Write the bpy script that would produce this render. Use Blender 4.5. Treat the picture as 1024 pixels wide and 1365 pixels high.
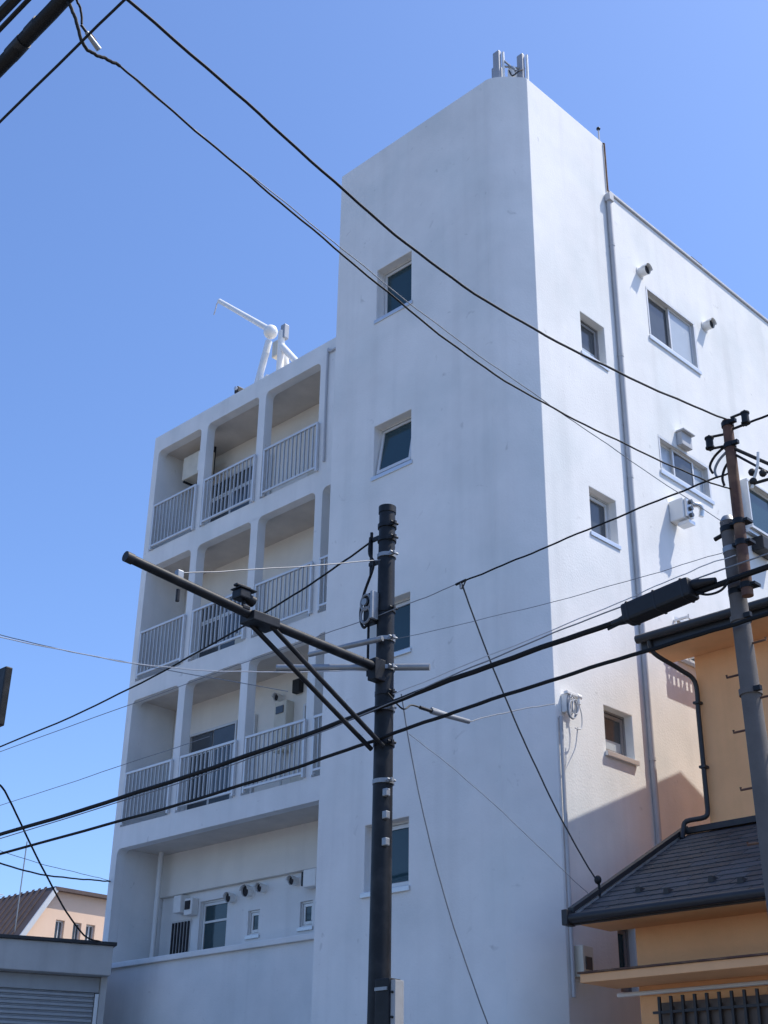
import bpy, bmesh, math, random
from mathutils import Vector, Matrix
random.seed(7)
scene = bpy.context.scene
for _o in list(bpy.data.objects):
    bpy.data.objects.remove(_o)
C = scene.collection

# ------------------------------------------------------------------ camera
cam_data = bpy.data.cameras.new('camera')
cam = bpy.data.objects.new('camera', cam_data)
C.objects.link(cam)
ROWS = ((0.713297, 0.700711, 0.014533), (-0.304356, 0.328367, -0.894171), (-0.631328, 0.633386, 0.447489))
right, down, fwd = (Vector(r).normalized() for r in ROWS)
m = Matrix((right, -down, -fwd)).transposed().to_4x4()
m.translation = Vector((0, 0, 1.55))
cam.matrix_world = m
cam_data.sensor_fit = 'VERTICAL'
cam_data.sensor_height = 24.0
cam_data.lens = 24.0 * 1752.63 / 1365.0
cam_data.clip_start = 0.05
cam_data.clip_end = 3000
scene.camera = cam

# ------------------------------------------------------------------ sun, sky, exposure
SUN = Vector((1.0, 1.31, 2.76)).normalized()
elev = math.asin(SUN.z)
azim = math.atan2(SUN.x, SUN.y)
world = bpy.data.worlds.new('World')
scene.world = world
world.use_nodes = True
wn = world.node_tree.nodes
wl = world.node_tree.links
wn.clear()
sky = wn.new('ShaderNodeTexSky')
sky.sky_type = 'NISHITA'
sky.sun_disc = False
sky.sun_elevation = elev
sky.sun_rotation = azim
sky.altitude = 0
sky.air_density = 1.0
sky.dust_density = 1.2
sky.ozone_density = 4.0
bg = wn.new('ShaderNodeBackground')
bg.inputs['Strength'].default_value = 0.15
wo = wn.new('ShaderNodeOutputWorld')
tint = wn.new('ShaderNodeMix')
tint.data_type = 'RGBA'
tint.blend_type = 'MULTIPLY'
tint.inputs['Factor'].default_value = 1.0
tint.inputs['B'].default_value = (0.95, 1.09, 1.34, 1)      # clear-day blue, the same over the whole sky
wl.new(sky.outputs['Color'], tint.inputs['A'])
wl.new(tint.outputs['Result'], bg.inputs['Color'])
wl.new(bg.outputs['Background'], wo.inputs['Surface'])
sun_data = bpy.data.lights.new('sun', 'SUN')
sun_data.energy = 4.6
sun_data.angle = math.radians(0.53)
sun_data.color = (1.0, 0.93, 0.82)
sun = bpy.data.objects.new('sun', sun_data)
C.objects.link(sun)
sun.rotation_euler = SUN.to_track_quat('Z', 'Y').to_euler()
sun.location = (10, 10, 40)
scene.view_settings.view_transform = 'Standard'
scene.view_settings.look = 'None'
scene.view_settings.exposure = 0.25
scene.view_settings.gamma = 1.0
scene.view_settings.use_curve_mapping = False

# ------------------------------------------------------------------ materials
def mat(name, rgb, rough=0.7, metal=0.0, var=0.06, scale=3.0, bump=0.0, bscale=60.0, streak=0.0, spec=0.4,
        tint=None, tint_scale=0.6, tint_amt=0.0, speck=0.0):
    mt = bpy.data.materials.new(name)
    mt.use_nodes = True
    nt = mt.node_tree
    N, L = nt.nodes, nt.links
    b = N['Principled BSDF']
    b.inputs['Roughness'].default_value = rough
    b.inputs['Metallic'].default_value = metal
    b.inputs['Specular IOR Level'].default_value = spec
    geo = N.new('ShaderNodeNewGeometry')
    n1 = N.new('ShaderNodeTexNoise')
    n1.inputs['Scale'].default_value = scale
    n1.inputs['Detail'].default_value = 5
    n1.inputs['Roughness'].default_value = 0.6
    L.new(geo.outputs['Position'], n1.inputs['Vector'])
    r = N.new('ShaderNodeMapRange')
    r.inputs['From Min'].default_value = 0.3
    r.inputs['From Max'].default_value = 0.7
    r.inputs['To Min'].default_value = 1 - var
    r.inputs['To Max'].default_value = 1 + var * 0.5
    L.new(n1.outputs['Fac'], r.inputs['Value'])
    mul = N.new('ShaderNodeVectorMath')
    mul.operation = 'SCALE'
    col = N.new('ShaderNodeRGB')
    col.outputs[0].default_value = (*rgb, 1)
    last = col.outputs[0]
    if tint:
        n3 = N.new('ShaderNodeTexNoise')
        n3.inputs['Scale'].default_value = tint_scale
        n3.inputs['Detail'].default_value = 3
        L.new(geo.outputs['Position'], n3.inputs['Vector'])
        r3 = N.new('ShaderNodeMapRange')
        r3.inputs['From Min'].default_value = 0.45
        r3.inputs['From Max'].default_value = 0.7
        r3.inputs['To Max'].default_value = tint_amt
        L.new(n3.outputs['Fac'], r3.inputs['Value'])
        mx = N.new('ShaderNodeMix')
        mx.data_type = 'RGBA'
        mx.inputs['B'].default_value = (*tint, 1)
        L.new(r3.outputs['Result'], mx.inputs['Factor'])
        L.new(last, mx.inputs['A'])
        last = mx.outputs['Result']
    if speck > 0:                                   # small dark blotches and hairline marks in old paint
        n5 = N.new('ShaderNodeTexNoise')
        n5.inputs['Scale'].default_value = 5.5
        n5.inputs['Detail'].default_value = 2
        n5.inputs['Distortion'].default_value = 0.6
        L.new(geo.outputs['Position'], n5.inputs['Vector'])
        r5 = N.new('ShaderNodeMapRange')
        r5.inputs['From Min'].default_value = 0.70
        r5.inputs['From Max'].default_value = 0.80
        r5.inputs['To Min'].default_value = 1.0
        r5.inputs['To Max'].default_value = 1.0 - speck * 0.45
        L.new(n5.outputs['Fac'], r5.inputs['Value'])
        s5 = N.new('ShaderNodeVectorMath')
        s5.operation = 'SCALE'
        L.new(last, s5.inputs[0])
        L.new(r5.outputs['Result'], s5.inputs['Scale'])
        last = s5.outputs['Vector']
    if streak > 0:
        mp = N.new('ShaderNodeMapping')
        mp.inputs['Scale'].default_value = (2.2, 2.2, 0.11)
        L.new(geo.outputs['Position'], mp.inputs['Vector'])
        n4 = N.new('ShaderNodeTexNoise')
        n4.inputs['Scale'].default_value = 1.6
        n4.inputs['Detail'].default_value = 6
        L.new(mp.outputs['Vector'], n4.inputs['Vector'])
        r4 = N.new('ShaderNodeMapRange')
        r4.inputs['From Min'].default_value = 0.5
        r4.inputs['From Max'].default_value = 0.75
        r4.inputs['To Min'].default_value = 1.0
        r4.inputs['To Max'].default_value = 1.0 - streak
        L.new(n4.outputs['Fac'], r4.inputs['Value'])
        s4 = N.new('ShaderNodeVectorMath')
        s4.operation = 'SCALE'
        L.new(last, s4.inputs[0])
        L.new(r4.outputs['Result'], s4.inputs['Scale'])
        last = s4.outputs['Vector']
    L.new(last, mul.inputs[0])
    L.new(r.outputs['Result'], mul.inputs['Scale'])
    L.new(mul.outputs['Vector'], b.inputs['Base Color'])
    if bump > 0:
        n2 = N.new('ShaderNodeTexNoise')
        n2.inputs['Scale'].default_value = bscale
        n2.inputs['Detail'].default_value = 6
        L.new(geo.outputs['Position'], n2.inputs['Vector'])
        bp = N.new('ShaderNodeBump')
        bp.inputs['Strength'].default_value = bump
        bp.inputs['Distance'].default_value = 0.02
        L.new(n2.outputs['Fac'], bp.inputs['Height'])
        L.new(bp.outputs['Normal'], b.inputs['Normal'])
    return mt

M_WALL = mat('white_stucco', (0.80, 0.80, 0.79), 0.9, var=0.07, scale=1.1, bump=0.16, bscale=34, streak=0.075, speck=0.45,
             tint=(0.64, 0.68, 0.68), tint_scale=0.9, tint_amt=0.5, spec=0.2)
M_WALL_IN = mat('cream_balcony_paint', (0.80, 0.77, 0.71), 0.9, var=0.06, scale=1.5, bump=0.2, bscale=40, streak=0.05, spec=0.2)
M_SLAB = mat('balcony_concrete', (0.66, 0.61, 0.55), 0.9, var=0.12, scale=2, bump=0.2, spec=0.2)
M_ALU = mat('brushed_aluminium', (0.62, 0.64, 0.66), 0.38, 0.6, var=0.05, scale=6)
M_FRAME = mat('pale_window_frame', (0.66, 0.66, 0.65), 0.4, 0.25, var=0.05, scale=5)
M_DARKFRAME = mat('shaded_window_frame', (0.30, 0.30, 0.31), 0.4, 0.4, var=0.05, scale=5)  # darker than the pale frame: recess shade is put into its colour
M_GLASS = mat('dark_window_glass', (0.018, 0.050, 0.062), 0.05, 0.0, var=0.15, scale=0.7, spec=0.5, bump=0.05, bscale=2.5)
M_GREYGLASS = mat('screened_window_glass', (0.06, 0.07, 0.08), 0.12, 0.0, var=0.25, scale=1.5, spec=0.5, bump=0.05, bscale=2.5)
M_FROST = mat('frosted_and_sunlit_glass', (0.42, 0.47, 0.52), 0.25, 0.0, var=0.08, scale=2.0, spec=0.5)
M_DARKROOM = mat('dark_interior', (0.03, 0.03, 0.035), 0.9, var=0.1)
M_RAIL = mat('painted_railing', (0.66, 0.67, 0.68), 0.45, 0.3, var=0.08, scale=4)
M_BALUSTER = mat('grey_baluster', (0.50, 0.52, 0.54), 0.5, 0.3, var=0.1, scale=4)
M_PIPE = mat('grey_drainpipe', (0.46, 0.47, 0.49), 0.6, var=0.08, scale=3, streak=0.1)
M_WPIPE = mat('white_plastic_pipe', (0.72, 0.72, 0.70), 0.5, var=0.06, scale=4)
M_WHITE = mat('white_enamel', (0.80, 0.80, 0.78), 0.4, var=0.05, scale=5, streak=0.06)
M_CREAM = mat('yellowed_plastic', (0.66, 0.62, 0.52), 0.5, var=0.08, scale=5, streak=0.1)
M_BLACK = mat('black_rubber', (0.012, 0.013, 0.016), 0.55, var=0.2, scale=8)
M_CABLE = mat('black_cable_sheath', (0.007, 0.008, 0.010), 0.6, var=0.2, scale=10, spec=0.25)
M_DCABLE = mat('weathered_cable_sheath', (0.035, 0.04, 0.048), 0.6, var=0.25, scale=12)
M_GCABLE = mat('grey_cable_sheath', (0.22, 0.24, 0.27), 0.5, var=0.15, scale=10)
M_LCABLE = mat('pale_cable_sheath', (0.55, 0.57, 0.60), 0.5, var=0.1, scale=10)
M_DSTEEL = mat('dark_painted_steel', (0.008, 0.011, 0.016), 0.5, 0.0, var=0.3, scale=5, streak=0.25, bump=0.08, spec=0.28, tint=(0.035, 0.035, 0.038), tint_scale=5, tint_amt=0.5)
M_GALV = mat('galvanised_steel', (0.30, 0.32, 0.34), 0.5, 0.6, var=0.12, scale=12)
M_CONC = mat('pole_concrete', (0.13, 0.12, 0.115), 0.85, var=0.15, scale=6, bump=0.15, streak=0.15)
M_RUST = mat('rusty_brown_steel', (0.11, 0.055, 0.040), 0.75, 0.0, var=0.4, scale=9, bump=0.1, tint=(0.26, 0.16, 0.085), tint_scale=3, tint_amt=0.7)
M_ORANGE = mat('orange_stucco', (0.90, 0.49, 0.24), 0.9, var=0.08, scale=1.8, bump=0.3, bscale=70, streak=0.08, spec=0.2)
M_FASCIA = mat('orange_board', (0.86, 0.47, 0.23), 0.7, var=0.08, scale=3, streak=0.06)
M_SLATE = mat('charcoal_roof_slate', (0.038, 0.043, 0.052), 0.6, var=0.25, scale=4, bump=0.2, bscale=30)
M_SLATE3 = mat('charcoal_roof_slate_pale', (0.070, 0.075, 0.085), 0.7, var=0.25, scale=5, bump=0.2, bscale=30)
M_SLATE2 = mat('charcoal_roof_slate_worn', (0.055, 0.060, 0.070), 0.65, var=0.25, scale=4, bump=0.2, bscale=30)
M_GUTTER = mat('black_gutter', (0.028, 0.029, 0.033), 0.45, var=0.15, scale=5)
M_SHUTTER = mat('grey_roller_shutter', (0.36, 0.38, 0.40), 0.5, 0.3, var=0.08, scale=2, streak=0.12)
M_GARAGE = mat('grey_garage_render', (0.50, 0.50, 0.49), 0.9, var=0.08, scale=2, bump=0.2, streak=0.12, spec=0.2)
M_PEACH = mat('peach_stucco', (0.82, 0.60, 0.45), 0.9, var=0.06, scale=1, bump=0.2, spec=0.2)
M_REDTILE = mat('reddish_roof_tile', (0.115, 0.085, 0.08), 0.8, var=0.2, scale=3, bump=0.2)
M_ASPHALT = mat('asphalt', (0.055, 0.055, 0.057), 0.9, var=0.2, scale=6, bump=0.4, bscale=120)
M_PAVE = mat('pavement_concrete', (0.36, 0.35, 0.33), 0.9, var=0.12, scale=3, bump=0.25, bscale=80)
M_LINE = mat('road_paint', (0.78, 0.78, 0.75), 0.7, var=0.1, scale=8)
M_GROUND = mat('packed_ground', (0.20, 0.18, 0.15), 0.95, var=0.2, scale=0.5)
M_PANEL = mat('grey_antenna_panel', (0.30, 0.33, 0.38), 0.5, var=0.05, scale=6)
M_PLATE = mat('pale_grey_plate', (0.34, 0.35, 0.36), 0.5, var=0.08, scale=6)
M_BROWNWOOD = mat('weathered_board', (0.16, 0.13, 0.11), 0.8, var=0.2, scale=6)

# ------------------------------------------------------------------ mesh helpers
class Fr:
    """A local frame: u along a wall, v up, n outwards."""
    def __init__(s, o=(0, 0, 0), U=(1, 0, 0), V=(0, 1, 0), N=(0, 0, 1)):
        s.o, s.U, s.V, s.N = Vector(o), Vector(U), Vector(V), Vector(N)
    def __call__(s, u, v, n):
        return s.o + s.U * u + s.V * v + s.N * n
WORLD = Fr()
LOC = {}

class MB:
    def __init__(s, fr=WORLD):
        s.v, s.f, s.fr = [], [], fr
    def add(s, verts, faces, raw=False):
        k = len(s.v)
        s.v += [Vector(p) if raw else s.fr(*p) for p in verts]
        s.f += [tuple(i + k for i in f) for f in faces]
        return s
    def box(s, a0, a1, b0, b1, c0, c1):
        a0, a1 = min(a0, a1), max(a0, a1); b0, b1 = min(b0, b1), max(b0, b1); c0, c1 = min(c0, c1), max(c0, c1)
        return s.add([(a, b, c) for a in (a0, a1) for b in (b0, b1) for c in (c0, c1)],
                     [(0, 1, 3, 2), (4, 6, 7, 5), (0, 4, 5, 1), (2, 3, 7, 6), (0, 2, 6, 4), (1, 5, 7, 3)])
    def prism(s, poly, c0, c1):
        n = len(poly)
        vs = [(p[0], p[1], c0) for p in poly] + [(p[0], p[1], c1) for p in poly]
        fs = [tuple(range(n - 1, -1, -1)), tuple(range(n, 2 * n))]
        fs += [(i, (i + 1) % n, n + (i + 1) % n, n + i) for i in range(n)]
        return s.add(vs, fs)
    def tube(s, pts, r, sides=8, r1=None, cap=True):
        P = [s.fr(*p) for p in pts]
        n = len(P)
        rings = []
        prev = None
        for i in range(n):
            t = (P[min(i + 1, n - 1)] - P[max(i - 1, 0)])
            if t.length < 1e-9:
                t = Vector((0, 0, 1))
            t.normalize()
            if prev is None:
                a = Vector((0, 0, 1)) if abs(t.z) < 0.9 else Vector((1, 0, 0))
                prev = t.cross(a).normalized()
            x = (prev - t * prev.dot(t)).normalized()
            prev = x
            y = t.cross(x)
            rr = r if r1 is None else r + (r1 - r) * i / max(1, n - 1)
            rings.append([P[i] + (x * math.cos(2 * math.pi * k / sides) + y * math.sin(2 * math.pi * k / sides)) * rr for k in range(sides)])
        vs = [p for ring in rings for p in ring]
        fs = []
        for i in range(n - 1):
            for k in range(sides):
                a, b2 = i * sides + k, i * sides + (k + 1) % sides
                fs.append((a, b2, b2 + sides, a + sides))
        if cap:
            fs.append(tuple(range(sides - 1, -1, -1)))
            fs.append(tuple(range((n - 1) * sides, n * sides)))
        return s.add(vs, fs, raw=True)
    def ball(s, c, r, seg=12, rings=8, sq=(1, 1, 1)):
        c = s.fr(*c)
        vs, fs = [], []
        for i in range(rings + 1):
            th = math.pi * i / rings
            for k in range(seg):
                ph = 2 * math.pi * k / seg
                vs.append(c + Vector((r * sq[0] * math.sin(th) * math.cos(ph), r * sq[1] * math.sin(th) * math.sin(ph), r * sq[2] * math.cos(th))))
        for i in range(rings):
            for k in range(seg):
                a, b2 = i * seg + k, i * seg + (k + 1) % seg
                fs.append((a, b2, b2 + seg, a + seg))
        return s.add(vs, fs, raw=True)
    def panel(s, outer, holes, n0, n1):
        cu = bpy.data.curves.new('tmp', 'CURVE')
        cu.dimensions = '2D'
        cu.fill_mode = 'BOTH'
        cu.extrude = abs(n1 - n0) / 2
        for lp in [outer] + list(holes):
            sp = cu.splines.new('POLY')
            sp.points.add(len(lp) - 1)
            for p, q in zip(sp.points, lp):
                p.co = (q[0], q[1], 0, 1)
            sp.use_cyclic_u = True
        ob = bpy.data.objects.new('tmp', cu)
        C.objects.link(ob)
        dg = bpy.context.evaluated_depsgraph_get()
        me = bpy.data.meshes.new_from_object(ob.evaluated_get(dg))
        mid = (n0 + n1) / 2
        s.add([(v.co.x, v.co.y, v.co.z + mid) for v in me.vertices], [tuple(p.vertices) for p in me.polygons])
        bpy.data.objects.remove(ob)
        bpy.data.curves.remove(cu)
        bpy.data.meshes.remove(me)
        return s
    def build(s, name, material, parent=None, bevel=0.0, smooth=False, label=None, base=False):
        xs = [p.x for p in s.v]; ys = [p.y for p in s.v]; zs = [p.z for p in s.v]
        c = Vector(((min(xs) + max(xs)) / 2, (min(ys) + max(ys)) / 2, min(zs) if base else (min(zs) + max(zs)) / 2))
        me = bpy.data.meshes.new(name)
        me.from_pydata([tuple(p - c) for p in s.v], [], s.f)
        bm = bmesh.new()
        bm.from_mesh(me)
        bmesh.ops.remove_doubles(bm, verts=bm.verts, dist=1e-5)
        bmesh.ops.recalc_face_normals(bm, faces=bm.faces)
        if bevel > 0:
            ed = [e for e in bm.edges if len(e.link_faces) == 2 and e.calc_face_angle(0) > 0.6]
            bmesh.ops.bevel(bm, geom=ed, offset=bevel, segments=2, profile=0.6, affect='EDGES', clamp_overlap=True)
        bm.to_mesh(me)
        bm.free()
        if smooth:
            for p in me.polygons:
                p.use_smooth = True
            try:
                me.set_sharp_from_angle(angle=math.radians(40))
            except Exception:
                pass
        me.materials.append(material)
        o = bpy.data.objects.new(name, me)
        C.objects.link(o)
        pl = Vector((0, 0, 0))
        if parent is not None:
            o.parent = parent
            pl = LOC[parent.name]
        o.location = c - pl
        LOC[o.name] = c
        if label:
            o['label'] = label
        return o

def empty(name, loc, label, cat, group=None):
    o = bpy.data.objects.new(name, None)
    C.objects.link(o)
    o.location = loc
    o.empty_display_size = 0.3
    LOC[o.name] = Vector(loc)
    return tag(o, label, cat, group)

def tag(o, label, cat, group=None):
    o['label'] = label
    o['category'] = cat
    if group:
        o['group'] = group
    return o

def structure(o):
    o['kind'] = 'structure'
    return o

def smooth_path(pts, sub=6):
    P = [Vector(p) for p in pts]
    if len(P) < 3:
        return P
    out = []
    for i in range(len(P) - 1):
        p0, p1, p2, p3 = P[max(i - 1, 0)], P[i], P[i + 1], P[min(i + 2, len(P) - 1)]
        for k in range(sub):
            t = k / sub
            out.append(0.5 * ((2 * p1) + (p2 - p0) * t + (2 * p0 - 5 * p1 + 4 * p2 - p3) * t * t + (3 * p1 - p0 - 3 * p2 + p3) * t ** 3))
    out.append(P[-1])
    return out

def relax(pts, k=2):
    P = [Vector(p) for p in pts]
    for _ in range(k):
        P = [P[0]] + [(P[i - 1] + 2 * P[i] + P[i + 1]) / 4 for i in range(1, len(P) - 1)] + [P[-1]]
    return P

def rect(u0, u1, v0, v1):
    return [(u0, v0), (u1, v0), (u1, v1), (u0, v1)]

def bay(u0, u1, v0, v1, r=0.12, k=5):
    pts = [(u0, v0), (u1, v0)]
    for i in range(k + 1):
        a = math.pi / 2 * i / k
        pts.append((u1 - r + r * math.cos(a), v1 - r + r * math.sin(a)))
    for i in range(k + 1):
        a = math.pi / 2 + math.pi / 2 * i / k
        pts.append((u0 + r + r * math.cos(a), v1 - r + r * math.sin(a)))
    return pts

# ------------------------------------------------------------------ ground, road, pavement
structure(MB().box(-400, 400, -400, 400, -0.6, -0.02).build('ground', M_GROUND))
structure(MB().box(-120, 80, 1.6, 9.0, -0.3, 0.0).build('road', M_ASPHALT))
structure(MB().box(-120, 80, 9.15, 12.0, -0.3, 0.13).build('pavement', M_PAVE))
structure(MB().box(-120, 80, -1.5, 1.45, -0.3, 0.13).build('pavement', M_PAVE))
for y0 in (9.0, 1.45):
    structure(MB().box(-120, 80, y0, y0 + 0.15, -0.3, 0.15).build('kerb', M_CONC, bevel=0.015))
for y0 in (8.55, 1.95):
    structure(MB().box(-120, 80, y0, y0 + 0.12, 0.0, 0.004).build('road_marking', M_LINE))

# ------------------------------------------------------------------ the white apartment building
XR, YF, YW, YB = -9.416, 12.064, 14.4, 15.55
XT0, XC = -13.195, -9.825            # tower left edge, left edge of the chamfer
YC, YT = 12.476, 14.53               # chamfer / tower back on the right face
XL = -21.55
ZT, ZR = 17.0, 15.95
bld = empty('apartment_building', (-15, 14.5, 0),
            'tall white stucco apartment block with a stair tower and three floors of railed balconies', 'building')
FRONT = Fr((0, YF, 0), (1, 0, 0), (0, 0, 1), (0, -1, 0))
WING = Fr((0, YW, 0), (1, 0, 0), (0, 0, 1), (0, -1, 0))
BACK = Fr((0, YB, 0), (1, 0, 0), (0, 0, 1), (0, -1, 0))
RIGHT = Fr((XR, 0, 0), (0, 1, 0), (0, 0, 1), (1, 0, 0))

def ring(mb, u0, u1, v0, v1, w, n0, n1):
    mb.box(u0, u1, v0, v0 + w, n0, n1); mb.box(u0, u1, v1 - w, v1, n0, n1)
    mb.box(u0, u0 + w, v0 + w, v1 - w, n0, n1); mb.box(u1 - w, u1, v0 + w, v1 - w, n0, n1)
    return mb

def stair_window(fr, parent, u0, u1, v0, v1, depth=0.13, tilt=0.0, sill=0.06, fmat=None, glass=None, low=None, label=None):
    fmat = fmat or M_FRAME
    w = ring(MB(fr), u0, u1, v0, v1, 0.03, -depth - 0.07, -depth).build('window', fmat, parent, bevel=0.004, label=label)
    a0, a1, b0, b1 = u0 + 0.035, u1 - 0.035, v0 + 0.035, v1 - 0.035
    off = lambda v: (b1 - v) * tilt
    def slab(p0, p1, q0, q1, n0, n1):
        mb = MB(fr)
        vs = [(u, v, n + off(v)) for u in (p0, p1) for v in (q0, q1) for n in (n0, n1)]
        mb.add(vs, [(0, 1, 3, 2), (4, 6, 7, 5), (0, 4, 5, 1), (2, 3, 7, 6), (0, 2, 6, 4), (1, 5, 7, 3)])
        return mb
    sash = MB()
    for q in ((a0, a1, b0, b0 + 0.055), (a0, a1, b1 - 0.05, b1), (a0, a0 + 0.05, b0 + 0.055, b1 - 0.05), (a1 - 0.05, a1, b0 + 0.055, b1 - 0.05)):
        k = slab(*q, -depth - 0.05, -depth - 0.012)
        sash.add(k.v, k.f, raw=True)
    sash.build('sash', fmat, w, bevel=0.004)
    if low:
        slab(a0 + 0.05, a1 - 0.05, b0 + low, b1 - 0.05, -depth - 0.038, -depth - 0.03).build('pane', glass or M_GLASS, w)
        slab(a0 + 0.05, a1 - 0.05, b0 + 0.055, b0 + low, -depth - 0.038, -depth - 0.03).build('pane', M_FROST, w)  # paler strip paints in the sunlit bottom of the sash
    else:
        slab(a0 + 0.05, a1 - 0.05, b0 + 0.055, b1 - 0.05, -depth - 0.038, -depth - 0.03).build('pane', glass or M_GLASS, w)
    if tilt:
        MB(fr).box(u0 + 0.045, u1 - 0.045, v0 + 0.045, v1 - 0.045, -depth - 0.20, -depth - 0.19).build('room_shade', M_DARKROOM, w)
    if sill:
        mb = MB(fr)
        mb.box(u0 - 0.035, u1 + 0.035, v0 - 0.075, v0 - 0.01, 0.004, sill)
        mb.box(u0 + 0.002, u1 - 0.002, v0 - 0.03, v0 - 0.002, -depth - 0.05, 0.004)
        mb.build('sill', M_ALU, w, bevel=0.006)
    return w

def sliding_window(fr, parent, u0, u1, v0, v1, panes, depth=0.05, mullions=None, fmat=None, sill=0.025, label=None):
    fmat = fmat or M_FRAME
    w = ring(MB(fr), u0, u1, v0, v1, 0.04, -depth - 0.09, -depth + 0.05).build('window', fmat, parent, bevel=0.004, label=label)
    k = len(panes)
    cuts = [u0 + 0.04] + (list(mullions) if mullions else [u0 + (u1 - u0) * i / k for i in range(1, k)]) + [u1 - 0.04]
    for i, pm in enumerate(panes):
        n = -depth - (0.0 if i % 2 else 0.035)
        a, b = cuts[i] - (0.02 if i else 0), cuts[i + 1] + (0.02 if i < k - 1 else 0)
        ring(MB(fr), a, b, v0 + 0.042, v1 - 0.042, 0.04, n - 0.03, n).build('sash', fmat, w, bevel=0.003)
        MB(fr).box(a + 0.04, b - 0.04, v0 + 0.082, v1 - 0.082, n - 0.02, n - 0.012).build('pane', pm, w)
    if sill:
        MB(fr).box(u0 - 0.03, u1 + 0.03, v0 - 0.07, v0 - 0.004, -depth, sill).build('sill', M_ALU, w, bevel=0.006)
    return w

# tower walls
FW = [(-12.27, -11.51, 13.55, 14.50), (-12.265, -11.495, 10.74, 11.59), (-12.27, -11.495, 7.85, 8.67), (-12.285, -11.495, 4.72, 5.57)]
MB(FRONT).panel(rect(XT0, XC - 0.12, 0, ZT), [rect(*w) for w in FW], -0.25, 0).build('wall', M_WALL, bld, bevel=0.012)
cf = []
for i in range(11):                                  # softly rounded from the front plane into the splay, sharp at the right face
    t_ = i / 10
    p0, p1, p2 = (XC - 0.12, YF), (XC + 0.10, YF), (XR, YC)
    cf.append(tuple((1 - t_) ** 2 * a + 2 * t_ * (1 - t_) * b + t_ * t_ * c for a, b, c in zip(p0, p1, p2)))
MB().prism(cf + [(XR - 0.25, YC), (XC - 0.12, YF + 0.25)], 0, ZT).build('splayed_corner', M_WALL, bld, smooth=True)
RW = [(13.53, 14.135, 12.385, 13.085), (13.48, 14.11, 9.42, 10.11), (13.50, 14.125, 6.34, 6.94)]
DOORW = (13.50, 13.86, 3.45, 4.22)
MB(RIGHT).panel(rect(YC, YT, 0, ZT), [rect(*w) for w in RW + [DOORW]], -0.25, 0).build('wall', M_WALL, bld, bevel=0.01)
SW = [(15.43, 16.88, 13.59, 14.56), (15.40, 16.83, 11.13, 11.745), (15.41, 16.80, 8.12, 8.73), (17.80, 19.10, 10.98, 11.88)]
MB(RIGHT).panel(rect(YT + 0.003, 27, 0, ZR), [rect(*w) for w in SW], -0.25, -0.003).build('wall', M_WALL, bld, bevel=0.01)
MB().box(XT0, XT0 + 0.25, YF + 0.25, YW, 0, ZT).build('wall', M_WALL, bld)
MB().box(XT0 + 0.25, XR - 0.25, YT - 0.25, YT, ZR - 0.4, ZT).build('wall', M_WALL, bld)
MB().box(XT0 + 0.25, XR - 0.25, YF + 0.26, YT - 0.25, ZT - 0.30, ZT - 0.18).build('tower_roof', M_SLAB, bld)
for i, w in enumerate(FW):
    stair_window(FRONT, bld, *w, depth=0.14, tilt=0.16 if i == 1 else 0.0, sill=0.018 if i < 2 else 0.03)
for i, w in enumerate(RW):
    stair_window(RIGHT, bld, *w, depth=0.12, sill=0.05 if i == 2 else 0.02, fmat=M_DARKFRAME if i != 1 else M_FRAME, glass=M_GREYGLASS, low=0.19 if i != 1 else None, tilt=0.0)
stair_window(RIGHT, bld, *DOORW, depth=0.10, sill=0, fmat=M_DARKFRAME, glass=M_GLASS)
sliding_window(RIGHT, bld, *SW[0], panes=[M_GREYGLASS, M_FROST])
sliding_window(RIGHT, bld, *SW[1], panes=[M_FROST, M_GREYGLASS, M_FROST], mullions=[15.86, 16.42])
sliding_window(RIGHT, bld, *SW[2], panes=[M_GREYGLASS, M_GLASS], mullions=[16.05])
sliding_window(RIGHT, bld, *SW[3], panes=[M_GLASS, M_GREYGLASS], mullions=[18.72], depth=-0.08)

# wing: pierced front screen, back wall, floors
B = [(-21.37, -19.86), (-19.65, -17.985), (-17.775, -16.155), (-15.96, -14.25)]
holes = [bay(u0, u1, 13.17, 15.60) for u0, u1 in B[:3]]
holes += [bay(u0, u1, 10.28, 12.765) for u0, u1 in B]
holes += [bay(u0, u1, 7.35, 9.875) for u0, u1 in B]
holes += [bay(-21.37, -14.1, 4.80, 6.935, 0.12)]
MB(WING).panel(rect(XL, XT0 + 0.25, 0, 16.0), holes, -0.2, 0).build('wall', M_WALL, bld, bevel=0.018)
MB(BACK).panel(rect(XL + 0.2, XT0, 6.17, 15.62), [], -0.15, 0.10).build('balcony_wall', M_WALL_IN, bld)
MB(BACK).panel(rect(XL + 0.2, XT0, 4.0, 6.165), [rect(-20.17, -19.36, 4.85, 5.98), rect(-18.76, -18.45, 5.24, 5.66), rect(-17.38, -17.06, 5.24, 5.66)], -0.15, 0).build('wall', M_WALL, bld)
MB().box(XL, XL + 0.18, YW + 0.2, 27, 0, ZR).build('wall', M_WALL, bld)
MB().box(XL, XR - 0.25, 26.8, 27.0, 0, ZR - 0.01).build('wall', M_WALL, bld)
for z in (4.5, 6.97, 9.92, 12.81):
    MB().box(XL + 0.18, XT0, YW + 0.2, YB - 0.1, z, z + 0.26).build('balcony_floor', M_SLAB, bld)
MB().box(XL + 0.18, XR - 0.25, YW + 0.2, 26.8, 15.625, 15.78).build('roof', M_SLAB, bld)
MB().box(XR - 0.28, XR + 0.03, YT + 0.01, 27.03, ZR + 0.002, ZR + 0.05).build('roof_coping', M_PIPE, bld, bevel=0.008)
MB(WING).box(-21.36, XT0, 4.742, 4.835, 0.002, 0.07).build('sill_ledge', M_WALL, bld, bevel=0.012)
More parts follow.
